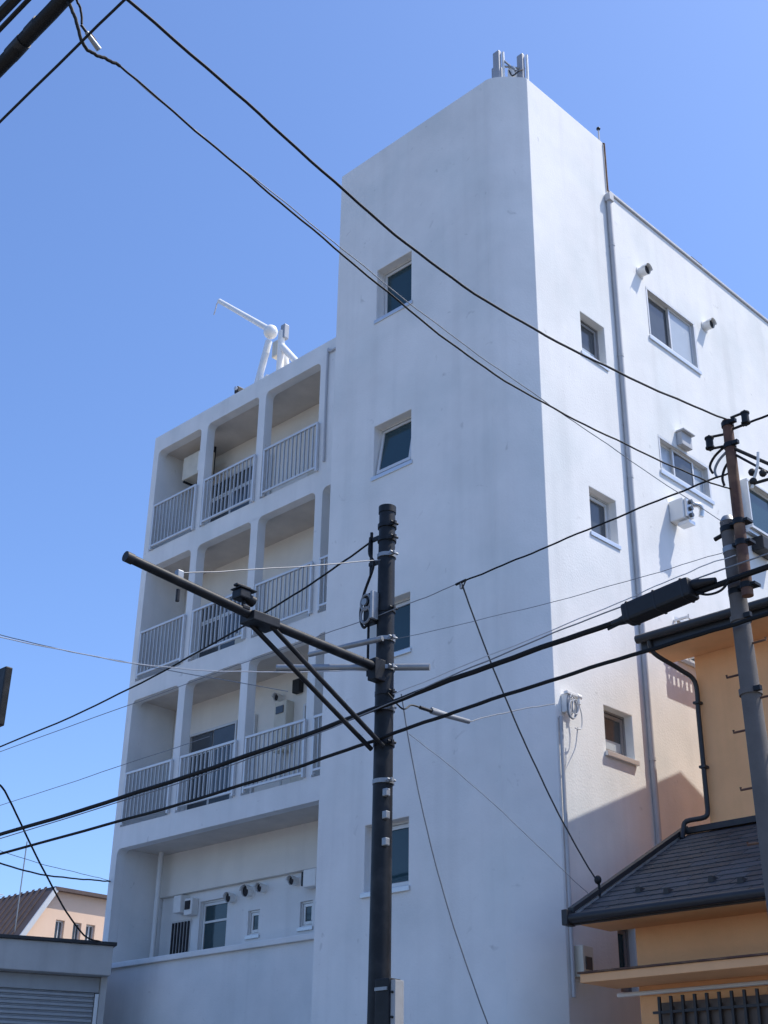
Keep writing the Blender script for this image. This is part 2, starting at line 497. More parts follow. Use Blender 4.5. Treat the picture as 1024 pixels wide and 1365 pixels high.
MB().box(-15.96, XT0, YW + 0.2, YB - 0.1, 13.07, 15.62).build('storage_block', M_WALL, bld)
# joint pipe where the top balcony meets the closed bay
MB().tube(smooth_path([(-15.4, YW - 0.03, 15.72), (-15.85, YW - 0.03, 15.70), (-15.93, YW - 0.03, 15.6), (-15.93, YW - 0.03, 13.3)], 4), 0.022, 6).build('conduit', M_PIPE, bld, smooth=True)

def railing(u0, u1, v0, v1):
    y = YW - 0.045
    a, b = u0 + 0.13, u1 + 0.04
    if u0 > -16:
        a, b = u0 + 0.08, u1 - 0.1
    rail = MB().box(a - 0.02, b + 0.02, y - 0.025, y + 0.025, v1 - 0.045, v1).build('railing', M_RAIL, bld, bevel=0.006)
    MB().box(a - 0.01, b + 0.01, y - 0.02, y + 0.02, v0 + 0.06, v0 + 0.10).build('bottom_rail', M_RAIL, rail, bevel=0.005)
    for x in (a, b):
        MB().box(x - 0.022, x + 0.022, y - 0.024, y + 0.024, v0 + 0.0, v1 - 0.046).build('post', M_RAIL, rail, bevel=0.004)
        MB().box(x - 0.03, x + 0.03, y + 0.0, YW + 0.02, v0 + 0.012, v0 + 0.05).build('foot_bracket', M_RAIL, rail, bevel=0.004)
    n = int(round((b - a) / 0.118))
    for i in range(1, n):
        x = a + (b - a) * i / n
        MB().box(x - 0.011, x + 0.011, y - 0.014, y + 0.014, v0 + 0.101, v1 - 0.046).build('baluster', M_BALUSTER, rail)

for u0, u1 in B[:3]:
    railing(u0, u1, 13.16, 14.21)
for u0, u1 in B:
    railing(u0, u1, 10.30, 11.31)
    railing(u0, u1, 7.365, 8.38)

# balcony doors on the back wall
BD = Fr((0, YB - 0.10, 0), (1, 0, 0), (0, 0, 1), (0, -1, 0))
def balcony_door(u0, u1, v0, v1, panes, transom=None):
    w = ring(MB(BD), u0, u1, v0, v1, 0.05, 0.003, 0.06).build('balcony_door', M_FRAME, bld, bevel=0.004)
    k = len(panes)
    top = transom or v1 - 0.05
    for i, pm in enumerate(panes):
        a, b = u0 + 0.05 + (u1 - u0 - 0.1) * i / k, u0 + 0.05 + (u1 - u0 - 0.1) * (i + 1) / k
        n = 0.012 + 0.018 * (i % 2)
        ring(MB(BD), a, b, v0 + 0.05, top, 0.04, n, n + 0.022).build('sash', M_FRAME, w)
        MB(BD).box(a + 0.04, b - 0.04, v0 + 0.09, top - 0.04, n + 0.006, n + 0.012).build('pane', pm, w)
        if transom:
            MB(BD).box(a + 0.03, b - 0.03, transom + 0.04, v1 - 0.05, n + 0.006, n + 0.012).build('pane', pm, w)
    if transom:
        MB(BD).box(u0 + 0.05, u1 - 0.05, transom, transom + 0.04, 0.01, 0.05).build('transom', M_FRAME, w)
for fz, top in ((13.07, 14.93), (10.18, 12.05), (7.23, 9.27)):
    balcony_door(-20.75, -19.25, fz + 0.02, top, [M_GREYGLASS, M_GREYGLASS], top - 0.42)
    balcony_door(-19.08, -18.70, fz + 0.02, top, [M_GLASS])
    balcony_door(-17.35, -16.75, fz + 0.02, top - 0.1, [M_GREYGLASS])
# floor 1 recess windows, door, louvre, ledge pipe
LB = BACK
d = stair_window(LB, bld, -20.17, -19.36, 4.85, 5.98, depth=0.05, sill=0)
MB(LB).box(-20.12, -19.41, 5.58, 5.62, -0.11, -0.055).build('transom', M_FRAME, d)
stair_window(LB, bld, -18.76, -18.45, 5.24, 5.66, depth=0.04, sill=0.03)
stair_window(LB, bld, -17.38, -17.06, 5.24, 5.66, depth=0.04, sill=0.03)
lv = MB(LB).box(-20.97, -20.40, 4.80, 5.70, 0.003, 0.02).build('louvre', M_FRAME, bld)
for i in range(6):
    MB(LB).box(-20.93 + i * 0.095, -20.895 + i * 0.095, 4.84, 5.66, 0.021, 0.05).build('slat', M_DARKROOM, lv)
MB().tube([(-21.1, YB - 0.32, 4.76), (-21.1, YB - 0.32, 6.97)], 0.05, 12).build('drainpipe', M_WPIPE, bld, smooth=True)
MB().tube([(-20.93, YB - 0.17, 13.07), (-20.93, YB - 0.17, 15.62)], 0.045, 12).build('drainpipe', M_PIPE, bld, smooth=True)
MB().tube([(-20.93, YB - 0.17, 10.18), (-20.93, YB - 0.17, 12.81)], 0.045, 12).build('drainpipe', M_PIPE, bld, smooth=True)
MB().tube([(-20.93, YB - 0.17, 7.23), (-20.93, YB - 0.17, 9.92)], 0.045, 12).build('drainpipe', M_PIPE, bld, smooth=True)

def vent_cap(fr, u, v, n0=0.0, r=0.085, l=0.15, name='vent_cap', dark=True):
    mb = MB(fr)
    mb.tube([(u, v, n0 + 0.002), (u, v, n0 + 0.012)], r * 1.25, 16)
    mb.tube([(u, v, n0 + 0.01), (u, v, n0 + l * 0.6), (u, v - 0.01, n0 + l)], r, 16, r1=r * 0.98, cap=False)
    o = mb.build(name, M_WHITE, bld, smooth=True)
    MB(fr).tube([(u, v, n0 + l * 0.5), (u, v - 0.004, n0 + l * 0.8)], r * 0.93, 16).build('vent_grille', M_DARKROOM, o, smooth=True)
    hood = MB(fr)
    seg = 10
    vs = []
    for i in range(seg + 1):
        a = math.pi * (0.02 + 0.96 * i / seg)
        for n, k in ((n0 + l * 0.55, 1.02), (n0 + l * 1.25, 1.06)):
            vs.append((u + r * k * math.cos(a), v + r * k * math.sin(a), n))
            vs.append((u + r * (k + .05) * math.cos(a), v + r * (k + .05) * math.sin(a), n))
    fs = []
    for i in range(seg):
        a, b2 = i * 4, (i + 1) * 4
        fs += [(a, b2, b2 + 2, a + 2), (a + 1, a + 3, b2 + 3, b2 + 1), (a + 2, b2 + 2, b2 + 3, a + 3), (a, a + 1, b2 + 1, b2)]
    hood.add(vs, fs).build('vent_hood', M_WHITE, o, smooth=True)
    return o
vent_cap(RIGHT, 15.30, 14.76)
vent_cap(RIGHT, 17.22, 14.66)
vent_cap(BACK, -18.72, 5.99, r=0.10)
vent_cap(BACK, -18.34, 6.0, r=0.075)
vent_cap(BACK, -17.49, 6.02, r=0.075)
vent_cap(BACK, -19.2, 5.93, r=0.085)
vent_cap(BD, -18.03, 9.44, r=0.07, n0=0.0)
MB(RIGHT).box(15.93, 16.22, 11.77, 12.0, 0.002, 0.10).box(15.91, 16.24, 12.0, 12.03, 0.002, 0.16).build('vent_box', M_PIPE, bld, bevel=0.01)
MB(RIGHT).box(17.93, 18.45, 10.62, 10.86, 0.002, 0.22).build('vent_box', M_BLACK, bld, bevel=0.02)
MB(BD).box(-17.62, -17.42, 9.42, 9.68, 0.003, 0.12).build('wall_lamp', M_BLACK, bld, bevel=0.02)

rc_ = MB().box(XR - 0.10, XR + 0.02, 17.0, 17.35, ZR + 0.053, ZR + 0.09).build('roof_clamp', M_DSTEEL, bld, bevel=0.008)
# rainwater pipe down the right face, with brackets
dp = MB().tube([(XR + 0.046, 14.47, 3.0), (XR + 0.046, 14.47, 15.72)], 0.040, 14).build('drainpipe', M_PIPE, bld, smooth=True)
for i in range(6):
    z = 4.3 + i * 2.1
    MB().tube([(XR + 0.046, 14.47, z), (XR + 0.046, 14.47, z + 0.05)], 0.045, 14).box(XR - 0.0, XR + 0.05, 14.45, 14.49, z + 0.005, z + 0.045).build('pipe_bracket', M_PIPE, dp)
MB().box(XR + 0.004, XR + 0.11, 14.41, 14.53, 15.70, 15.84).build('rainwater_head', M_PIPE, dp, bevel=0.01)
# grounding wire conduit at the tower corner
MB().tube([(XR + 0.035, YC + 0.06, 3.3), (XR + 0.035, YC + 0.06, 6.55)], 0.024, 8).build('conduit', M_PIPE, bld, smooth=True)
# flower rack below the third floor window
rk = MB(RIGHT).box(15.38, 16.75, 8.15, 8.34, 0.245, 0.262).build('window_rack', M_WHITE, bld)
MB(RIGHT).box(15.36, 16.77, 8.62, 8.69, 0.235, 0.262).build('top_rail', M_WHITE, rk)
MB(RIGHT).box(15.38, 16.75, 8.50, 8.54, 0.238, 0.258).build('middle_rail', M_WHITE, rk)
for u in (15.36, 16.73):
    for v in (8.18, 8.64):
        MB(RIGHT).box(u, u + 0.03, v, v + 0.03, 0.0, 0.234).build('side_bar', M_WHITE, rk)
for i in range(13):
    u = 15.41 + i * 0.1085
    MB(RIGHT).box(u - 0.02, u + 0.02, 8.342, 8.618, 0.240, 0.256).build('bar', M_WHITE, rk)
for u in (15.7, 16.05, 16.4):
    MB(RIGHT).box(u - 0.012, u + 0.012, 8.16, 8.18, 0.0, 0.244).build('shelf_bar', M_WHITE, rk)
# small box low on the right face
mbx = MB(RIGHT).box(12.60, 12.80, 3.52, 3.86, 0.004, 0.14).build('meter_box', M_CREAM, bld, bevel=0.012)
MB(RIGHT).box(12.64, 12.76, 3.60, 3.74, 0.141, 0.148).build('meter_window', M_GREYGLASS, mbx)

# ------------------------------------------------------------------ things on the building
def outdoor_unit(fr, u0, v0, n0, w, h, d, label, name='air_conditioner'):
    o = fr((u0 + w / 2), v0, n0 + d / 2)
    t = empty(name, o, label, 'air conditioner')
    MB(fr).box(u0, u0 + w, v0, v0 + h, n0, n0 + d).build('casing', M_CREAM, t, bevel=0.02)
    MB(fr).box(u0 + w * 0.76, u0 + w * 0.96, v0 + h * 0.1, v0 + h * 0.9, n0 + d + 0.001, n0 + d + 0.012).build('side_panel', M_WHITE, t)
    return t
t = outdoor_unit(WING, -20.98, 14.88, -0.70, 0.72, 0.56, 0.30, 'cream air conditioner unit hung high in the top left balcony bay')
for u in (-20.9, -20.35):
    MB(WING).box(u, u + 0.04, 14.80, 14.84, -0.76, -0.38).box(u, u + 0.04, 14.84, 15.624, -0.76, -0.73).build('hanging_bracket', M_DSTEEL, t)
MB(WING).tube(smooth_path([(-20.85, 14.70, -0.76), (-20.88, 14.5, -0.95), (-20.9, 14.2, -1.0), (-20.9, 13.1, -1.0)]), 0.03, 8).build('refrigerant_pipe', M_WPIPE, t, smooth=True)

t = empty('wall_lamp_box', (-20.6, YB, 5.8), 'small white box with dark lens beside the recess doorway on the lowest floor', 'utility box')
MB(BACK).box(-20.72, -20.50, 5.80, 6.12, 0.003, 0.22).build('casing', M_WHITE, t, bevel=0.02)
MB(BACK).box(-20.46, -20.22, 5.74, 6.05, 0.003, 0.16).build('side_casing', M_WHITE, t, bevel=0.02)
MB(BACK).box(-20.42, -20.27, 5.84, 6.0, 0.161, 0.18).build('lens', M_BLACK, t, bevel=0.01)
t = empty('wall_unit', (-17.0, YB, 5.9), 'white and dark unit under the ledge at the right end of the recess', 'utility box')
MB(BACK).box(-17.12, -16.80, 5.84, 6.14, 0.003, 0.20).build('casing', M_WHITE, t, bevel=0.02)
MB(BACK).box(-17.20, -17.125, 5.88, 6.12, 0.003, 0.17).build('side_panel', M_BLACK, t, bevel=0.01)
t = empty('water_heater', (-17.8, YB - .1, 8.3), 'beige water heater on the balcony wall of the lowest railed floor', 'water heater')
MB(BD).box(-18.0, -17.66, 8.35, 9.30, 0.003, 0.20).build('casing', M_CREAM, t, bevel=0.025)
MB(BD).box(-17.93, -17.73, 9.06, 9.20, 0.201, 0.22).build('flue_grille', M_GREYGLASS, t)
MB(BD).tube([(-17.83, 8.34, 0.1), (-17.83, 7.3, 0.1)], 0.025, 8).build('pipe', M_WPIPE, t, smooth=True)

# exhaust unit on the right face
t = empty('heater_exhaust', (XR, 15.62, 10.3), 'white heater exhaust unit jutting from the sunlit right face below a window', 'heater exhaust')
MB(RIGHT).box(15.51, 15.72, 10.28, 10.62, 0.003, 0.25).build('casing', M_WHITE, t, bevel=0.02)
MB(RIGHT).box(15.535, 15.70, 10.30, 10.60, 0.252, 0.30).build('front_plate', M_ALU, t, bevel=0.01)
for v in (10.33, 10.44, 10.55):
    MB(RIGHT).tube([(15.61, v, 0.30), (15.61, v, 0.345)], 0.035, 10).build('nozzle', M_GREYGLASS, t, smooth=True)
MB(RIGHT).tube(smooth_path([(15.70, 10.54, 0.30), (15.78, 10.54, 0.36), (15.84, 10.48, 0.36), (15.84, 10.38, 0.34)]), 0.04, 10).build('elbow_pipe', M_ALU, t, smooth=True)
MB(RIGHT).box(15.56, 15.72, 10.20, 10.255, 0.1, 0.30).build('drip_tray', M_ALU, t)

# roof antennas on the tower corner
t = empty('cellular_antenna', (-9.8, 12.4, ZT), 'cluster of grey panel antennas standing on the tower roof corner', 'antenna')
def panel_ant(x, y, z0, z1, w=0.11, dd=0.07):
    MB().box(x - w / 2, x + w / 2, y - dd / 2, y + dd / 2, z0, z1).build('antenna_panel', M_PANEL, t, bevel=0.02)
    MB().tube([(x + 0.085, y + 0.05, ZT - 0.2), (x + 0.085, y + 0.05, z1 - 0.02)], 0.022, 10).build('mast', M_WHITE, t, smooth=True)
panel_ant(-9.84, 12.28, ZT - 0.05, 17.70, 0.13)
panel_ant(-9.955, 12.36, ZT - 0.05, 17.50, 0.10)
panel_ant(-9.58, 12.56, ZT - 0.05, 17.66, 0.12)
MB().tube([(-9.76, 12.33, 17.38), (-9.53, 12.60, 17.36)], 0.018, 8).build('cross_bar', M_GALV, t, smooth=True)
MB().tube([(-9.76, 12.33, 17.52), (-9.60, 12.45, 17.26)], 0.018, 8).build('brace', M_GALV, t, smooth=True)
MB().box(-9.75, -9.62, 12.42, 12.52, 17.15, 17.38).build('amplifier_box', M_WHITE, t, bevel=0.015)
MB().tube(smooth_path([(-9.7, 12.4, 17.3), (-9.62, 12.38, 17.12), (-9.56, 12.44, 17.2), (-9.52, 12.52, 17.28)]), 0.012, 6).build('jumper_cable', M_BLACK, t, smooth=True)

t = empty('lightning_rod', (-9.47, 14.48, ZT - 0.3), 'thin lightning rod at the back corner of the tower roof', 'lightning rod')
MB().tube([(-9.47, 14.48, ZT - 0.3), (-9.47, 14.48, 17.30)], 0.014, 8).build('rod', M_PIPE, t, smooth=True)
MB().ball((-9.47, 14.48, 17.33), 0.035).build('finial', M_DSTEEL, t, smooth=True)
MB().tube([(XR + 0.02, 14.51, 15.97), (XR + 0.02, 14.51, ZT - 0.02), (-9.47, 14.48, ZT + 0.02)], 0.014, 6).build('down_wire', M_RUST, t)

# white boom device on the wing roof
t = empty('roof_boom', (-18.2, 14.95, 15.78), 'white boom arm on a braced stand on the flat balcony roof', 'roof device')
YV = 14.92
MB().tube([(-18.40, YV, 17.66), (-20.33, YV, 19.38)], 0.07, 14, r1=0.055).build('boom', M_WHITE, t, smooth=True)
MB().tube(smooth_path([(-20.33, YV, 19.38), (-20.42, YV, 19.34), (-20.45, YV, 19.22), (-20.50, YV, 19.08)]), 0.015, 6).build('hook', M_PIPE, t, smooth=True)
MB().ball((-18.40, YV, 17.62), 0.155, 16, 12, (1, 1, 1.05)).build('head', M_WHITE, t, smooth=True)
for q in (((-18.44, YV, 17.4), (-18.62, YV - 0.2, 15.78)), ((-18.02, YV, 17.45), (-18.02, YV, 15.78)), ((-17.98, YV, 17.05), (-17.25, YV + 0.1, 16.1)), ((-18.3, YV + 0.3, 17.3), (-18.2, YV + 0.6, 15.78))):
    MB().tube(q, 0.075, 10).build('strut', M_WHITE, t, smooth=True)
MB().box(-18.30, -18.12, YV - 0.02, YV + 0.15, 16.9, 17.3).build('gear_box', M_CREAM, t, bevel=0.03)
MB().tube(smooth_path([(-18.28, YV - 0.15, 16.95), (-18.42, YV - 0.15, 16.6), (-18.40, YV - 0.15, 16.3), (-18.2, YV - 0.15, 16.35)]), 0.05, 8).build('hose', M_WHITE, t, smooth=True)
MB().box(-18.04, -17.9, YV - 0.03, YV + 0.1, 17.25, 17.6).build('motor', M_PANEL, t, bevel=0.02)
t = empty('roof_camera', (-18.95, 14.6, 16.0), 'small black camera on the roof edge beside the white boom', 'camera')
MB().box(-18.97, -18.85, 14.5, 14.68, 16.12, 16.27).build('body', M_BLACK, t, bevel=0.02)
MB().tube([(-18.92, 14.62, 15.98), (-18.92, 14.62, 16.12)], 0.025, 8).build('stalk', M_BLACK, t)
MB().tube([(-18.88, 14.49, 16.2), (-18.88, 14.45, 16.2)], 0.04, 12).build('lens', M_ALU, t)

# condensers standing on the balcony floors behind the rails
for u0, z, lab in ((-17.0, 13.07, 'cream condenser on the floor of the top right balcony behind the rail'),
                   (-18.9, 10.18, 'cream condenser on the middle balcony floor behind the rail'),
                   (-17.1, 7.23, 'cream condenser behind the rail of the lowest balcony, below the water heater')):
    outdoor_unit(WING, u0, z + 0.08, -0.80, 0.74, 0.56, 0.28, lab)

# ------------------------------------------------------------------ orange neighbour house
hs = empty('orange_house', (-5.5, 15, 0), 'orange stucco house with dark roofs standing close to the white block', 'house')
HX0, HX1 = -8.15, -2.8
VX = -8.5
MB().box(HX0, HX1, 13.70, 19.0, 0.0, 7.40).build('wall', M_ORANGE, hs, bevel=0.01)
MB().add([(x, y, z) for x in (HX0, HX1) for (y, z) in ((13.70, 7.40), (19.0, 7.40), (16.38, 8.60))],
         [(0, 1, 2), (3, 5, 4), (0, 2, 5, 3), (1, 4, 5, 2), (0, 3, 4, 1)]).build('gable', M_ORANGE, hs)
MB().box(HX0, HX1, 12.0, 13.697, 0.0, 4.17).build('wall', M_ORANGE, hs, bevel=0.01)
# upper roof: two slopes, ridge along x
def slope(y0, z0, y1, z1, x0, x1, th):
    return MB().add([(x, y, z + d) for x in (x0, x1) for (y, z) in ((y0, z0), (y1, z1)) for d in (0, th)],
                    [(0, 1, 3, 2), (4, 6, 7, 5), (0, 4, 5, 1), (2, 3, 7, 6), (0, 2, 6, 4), (1, 5, 7, 3)])
rf = slope(13.10, 7.42, 16.38, 8.87, VX, HX1 + 0.3, 0.07).build('roof', M_SLATE, hs)
slope(16.382, 8.87, 19.6, 7.42, VX, HX1 + 0.3, 0.07).build('roof', M_SLATE, hs)
for i in range(14):
    x = VX + 0.02 + i * 0.44
    slope(13.10, 7.491, 16.38, 8.941, x, x + 0.03, 0.025).build('roof_seam', M_GUTTER, rf)
MB().box(VX + 0.02, HX1 + 0.3, 13.12, 13.69, 7.33, 7.40).build('soffit', M_FASCIA, hs)
MB().box(VX, HX1 + 0.3, 13.065, 13.115, 7.33, 7.50).build('fascia', M_GUTTER, hs, bevel=0.006)
gt = MB().tube([(VX - 0.02, 13.01, 7.46), (HX1 + 0.3, 13.01, 7.46)], 0.055, 10).build('gutter', M_GUTTER, hs, smooth=True)
MB().tube(smooth_path([(-8.36, 13.03, 7.42), (-8.34, 13.10, 7.26), (-8.22, 13.45, 7.12), (-8.13, 13.63, 6.98), (-8.13, 13.64, 6.6)], 5) +
          [Vector((-8.13, 13.64, 5.42))] + smooth_path([(-8.13, 13.64, 5.40), (-8.15, 13.60, 5.31), (-8.38, 13.56, 5.29), (-8.42, 13.54, 5.2), (-8.42, 13.5, 5.08)], 4),
          0.030, 10).build('downpipe', M_GUTTER, hs, smooth=True)
for z in (5.9, 6.7):
    MB().box(-8.17, -8.09, 13.60, 13.70, z, z + 0.03).build('pipe_bracket', M_GUTTER, hs)
# verge boards on the gable side
for (a, b) in (((13.10, 7.30), (16.38, 8.75)), ((19.6, 7.30), (16.38, 8.75))):
    (y0, z0), (y1, z1) = (a, b) if a[0] < b[0] else (b, a)
    slope(y0, z0, y1, z1, VX - 0.02, VX + 0.02, 0.15).build('verge_board', M_GUTTER, hs)
# lower lean-to roof with separate slates
E0, E1 = (11.40, 3.95), (13.70, 5.19)
ll = math.hypot(E1[0] - E0[0], E1[1] - E0[1])
ang = math.atan2(E1[1] - E0[1], E1[0] - E0[0])
lr = slope(E0[0], E0[1] - 0.09, E1[0], E1[1] - 0.09, VX + 0.03, HX1 + 0.3, 0.07).build('lower_roof', M_GUTTER, hs)
course, tw = 0.165, 0.33
ncour = int(ll / course)
smesh = {}
def slate_mesh(w, mtl):
    key = (round(w, 2), mtl.name)
    if key in smesh:
        return smesh[key]
    mb = MB().box(0.003, w - 0.003, -0.015, course + 0.035, 0.0, 0.013)
    o = mb.build('tmp_slate', mtl, None, bevel=0.003)
    me = o.data
    me.transform(Matrix.Translation(o.location))
    me.name = 'roof_slate'
    bpy.data.objects.remove(o)
    smesh[key] = me
    return me
nslate = 0
XS1 = -4.3
for j in range(ncour):
    x = VX + 0.05 - (0.23 if j % 2 else 0.0)
    while x < XS1:
        w = tw
        xx = x
        if xx < VX + 0.05:
            w -= VX + 0.05 - xx
            xx = VX + 0.05
        me = slate_mesh(w, random.choice((M_SLATE, M_SLATE, M_SLATE2, M_SLATE2, M_SLATE3)))
        o = bpy.data.objects.new('roof_slate', me)
        C.objects.link(o)
        s = j * course
        pos = Vector((xx, E0[0] + math.cos(ang) * s - math.sin(ang) * 0.006, E0[1] + math.sin(ang) * s - 0.012))
        o.parent = lr
        o.location = pos - LOC[lr.name]
        o.rotation_euler = (ang - 0.055 + random.uniform(-0.008, 0.008), 0, random.uniform(-0.004, 0.004))
        nslate += 1
        x += tw
for kx, ky in ((-7.946, 11.80), (-7.503, 11.64), (-7.076, 11.80), (-6.659, 11.64), (-6.2, 11.80)):
    kz = E0[1] + (ky - E0[0]) * math.tan(ang)
    MB().add([(kx - .035, ky, kz), (kx + .035, ky, kz), (kx + .035, ky + .09, kz + .05), (kx - .035, ky + .09, kz + .05), (kx - .022, ky - .005, kz + .06), (kx + .022, ky - .005, kz + .06)],
             [(0, 1, 5, 4), (1, 2, 5), (0, 4, 3), (4, 5, 2, 3), (0, 3, 2, 1)]).build('snow_stop', M_GUTTER, lr)
slope(E0[0] - 0.04, E0[1] + 0.01, E1[0], E1[1] + 0.03, VX - 0.03, VX + 0.045, 0.055).build('verge_cap', M_GUTTER, hs)
slope(E0[0] - 0.02, E0[1] - 0.10, E1[0] - 0.1, E1[1] - 0.13, VX + 0.0, VX + 0.03, 0.10).build('verge_flashing', M_ALU, hs)
MB().box(VX + 0.0, HX1 + 0.3, E1[0] - 0.06, E1[0] - 0.003, E1[1] - 0.02, E1[1] + 0.05).build('roof_flashing', M_GUTTER, hs)
MB().box(VX, HX1 + 0.3, 11.375, 11.42, 3.84, 3.925).build('fascia', M_GUTTER, hs, bevel=0.005)
MB().tube([(VX - 0.02, 11.33, 3.90), (HX1 + 0.3, 11.33, 3.90)], 0.05, 10).build('gutter', M_GUTTER, hs, smooth=True)
MB().box(VX + 0.04, HX1 + 0.3, 11.42, 11.998, 3.85, 3.885).build('soffit', M_FASCIA, hs)
MB().box(VX - 0.05, VX + 0.02, 11.27, 11.42, 3.83, 3.99).build('gutter_end', M_GUTTER, hs, bevel=0.01)
# canopy board below
cn = MB().box(-8.43, HX1 + 0.3, 11.38, 11.998, 3.27, 3.355).build('canopy', M_FASCIA, hs, bevel=0.006)
MB().box(-8.45, HX1 + 0.3, 11.36, 11.99, 3.357, 3.375).build('canopy_flashing', M_RUST, cn)
MB().tube([(-8.38, 11.95, 3.20), (-6.5, 11.95, 3.20)], 0.022, 8).build('conduit', M_WPIPE, hs, smooth=True)
MB().box(HX0 + 0.0, HX0 + 0.03, 12.02, 13.6, 0.0, 3.2).build('side_board', M_ORANGE, hs)
# barred ground-floor window
gw = MB().box(-7.86, -6.0, 11.93, 11.998, 1.6, 3.09).build('window', M_BROWNWOOD, hs)
for i in range(14):
    x = -7.82 + i * 0.137
    MB().box(x + 0.03, x + 0.122, 11.905, 11.929, 1.62, 3.05).build('slat', M_BROWNWOOD, gw)
    MB().box(x - 0.014, x + 0.014, 11.84, 11.87, 1.55, 3.14).build('bar', M_GUTTER, gw, bevel=0.003)
MB().box(-7.9, -5.95, 11.845, 11.865, 1.9, 1.93).build('grille_rail', M_GUTTER, gw)
MB().box(-7.9, -5.95, 11.845, 11.865, 2.98, 3.005).build('grille_rail', M_GUTTER, gw)

# ------------------------------------------------------------------ shuttered garage at the left
ga = empty('garage', (-19.92, 13.5, 0), 'low grey garage with a closed roller shutter left of the white block', 'garage')
GF = Fr((-19.92, 13.5, 0), (0.391, 0.920, 0), (0, 0, 1), (0.920, -0.391, 0))
MB(GF).box(-8, 0, 4.42, 4.90, -0.12, 0.22).build('fascia', M_GARAGE, ga, bevel=0.012)
MB(GF).box(-8, 0.05, 4.902, 4.96, -0.12, 0.27).build('coping', M_GUTTER, ga, bevel=0.008)
MB(GF).box(-8, -0.02, 0, 4.415, -5.2, -0.45).build('wall', M_GARAGE, ga)
MB(GF).box(-0.10, 0.0, 0, 4.418, -0.445, -0.02).build('pier', M_GARAGE, ga)
MB(GF).box(-8, -0.02, 4.42, 4.88, -5.2, -0.125).build('roof', M_SLAB, ga)
MB(GF).box(-0.17, -0.105, 0, 4.15, -0.16, -0.06).build('guide_rail', M_ALU, ga, bevel=0.005)
MB(GF).box(-8, -0.105, 4.17, 4.415, -0.40, -0.10).build('shutter_box', M_SHUTTER, ga, bevel=0.01)
sh = MB(GF).box(-8, -0.175, 0, 4.165, -0.22, -0.14).build('shutter', M_SHUTTER, ga)
for i in range(52):
    z = 0.0 + i * 0.08
    mb = MB(GF)
    vs = [(u, v, n) for u in (-7.99, -0.18) for v, n in ((z + 0.004, -0.138), (z + 0.02, -0.108), (z + 0.055, -0.108), (z + 0.076, -0.138))]
    mb.add(vs, [(0, 1, 5, 4), (1, 2, 6, 5), (2, 3, 7, 6), (0, 4, 7, 3), (0, 3, 2, 1), (4, 5, 6, 7)])
    mb.build('slat', M_SHUTTER, sh)

# ------------------------------------------------------------------ peach house further left
ph = empty('peach_house', (-36, 24, 0), 'sunlit peach house with dark reddish roof beyond the garage', 'house')
PX = -34.0
WW = [(21.09, 21.38, 6.9, 7.82), (21.68, 21.95, 6.9, 7.82), (22.12, 22.42, 6.9, 7.82)]
PF = Fr((PX, 0, 0), (0, 1, 0), (0, 0, 1), (1, 0, 0))
MB(PF).panel([(19.9, 0), (27, 0), (27, 8.62), (20.85, 8.62), (19.9, 7.15)], [rect(*w) for w in WW], -0.2, 0).build('wall', M_PEACH, ph, bevel=0.01)
MB().box(-42, PX - 0.202, 19.9, 20.1, 0, 7.1).box(-42, PX - 0.202, 26.8, 27, 0, 8.6).build('wall', M_PEACH, ph)
for w in WW:
    wi = ring(MB(PF), *w, 0.04, -0.15, -0.08).build('window', M_FRAME, ph)
    MB(PF).box(w[0] + 0.04, w[1] - 0.04, w[2] + 0.04, w[3] - 0.04, -0.13, -0.12).build('pane', M_GREYGLASS, wi)
    MB(PF).box(w[0] + 0.14, w[1] - 0.12, w[2] + 0.04, w[3] - 0.04, -0.119, -0.10).build('mullion', M_FRAME, wi)
def prof(poly, x0, x1):
    n = len(poly)
    return MB().add([(x0, y, z) for y, z in poly] + [(x1, y, z) for y, z in poly],
                    [tuple(range(n)), tuple(range(2 * n - 1, n - 1, -1))] + [(i, (i + 1) % n, n + (i + 1) % n, n + i) for i in range(n)])
pr = prof([(19.65, 6.85), (20.85, 8.70), (20.95, 8.62), (19.78, 6.80)], -42, PX + 0.12).build('roof', M_REDTILE, ph)
for i in range(24):
    x = -42 + i * 0.33
    prof([(19.66, 6.88), (20.84, 8.70), (20.84, 8.75), (19.62, 6.90)], x, x + 0.12).build('roof_tile', M_REDTILE, pr)
prof([(19.62, 6.80), (20.84, 8.68), (20.96, 8.60), (19.76, 6.74)], PX + 0.121, PX + 0.17).build('verge_board', M_FRAME, ph)
prof([(20.83, 8.70), (27.3, 8.70), (27.3, 8.60), (20.9, 8.60)], -42, PX + 0.18).build('roof', M_REDTILE, ph)
an = empty('television_aerial', (-35, 19.95, 7.2), 'thin television aerial on the roof of the peach house', 'aerial')
MB().tube([(-34.3, 19.99, 7.0), (-34.3, 20.0, 9.9)], 0.02, 6).build('mast', M_GALV, an)
MB().tube([(-35.6, 19.7, 8.35), (-34.5, 19.35, 8.35)], 0.015, 6).build('boom', M_GALV, an)
MB().tube([(-34.7, 19.4, 7.1), (-34.7, 19.4, 8.4)], 0.015, 6).build('mast', M_GALV, an)
for i in range(5):
    x = -35.5 + i * 0.24
    y = 19.67 - i * 0.076
    MB().tube([(x - 0.07, y - 0.22, 8.36), (x + 0.07, y + 0.22, 8.36)], 0.01, 5).build('element', M_GALV, an)

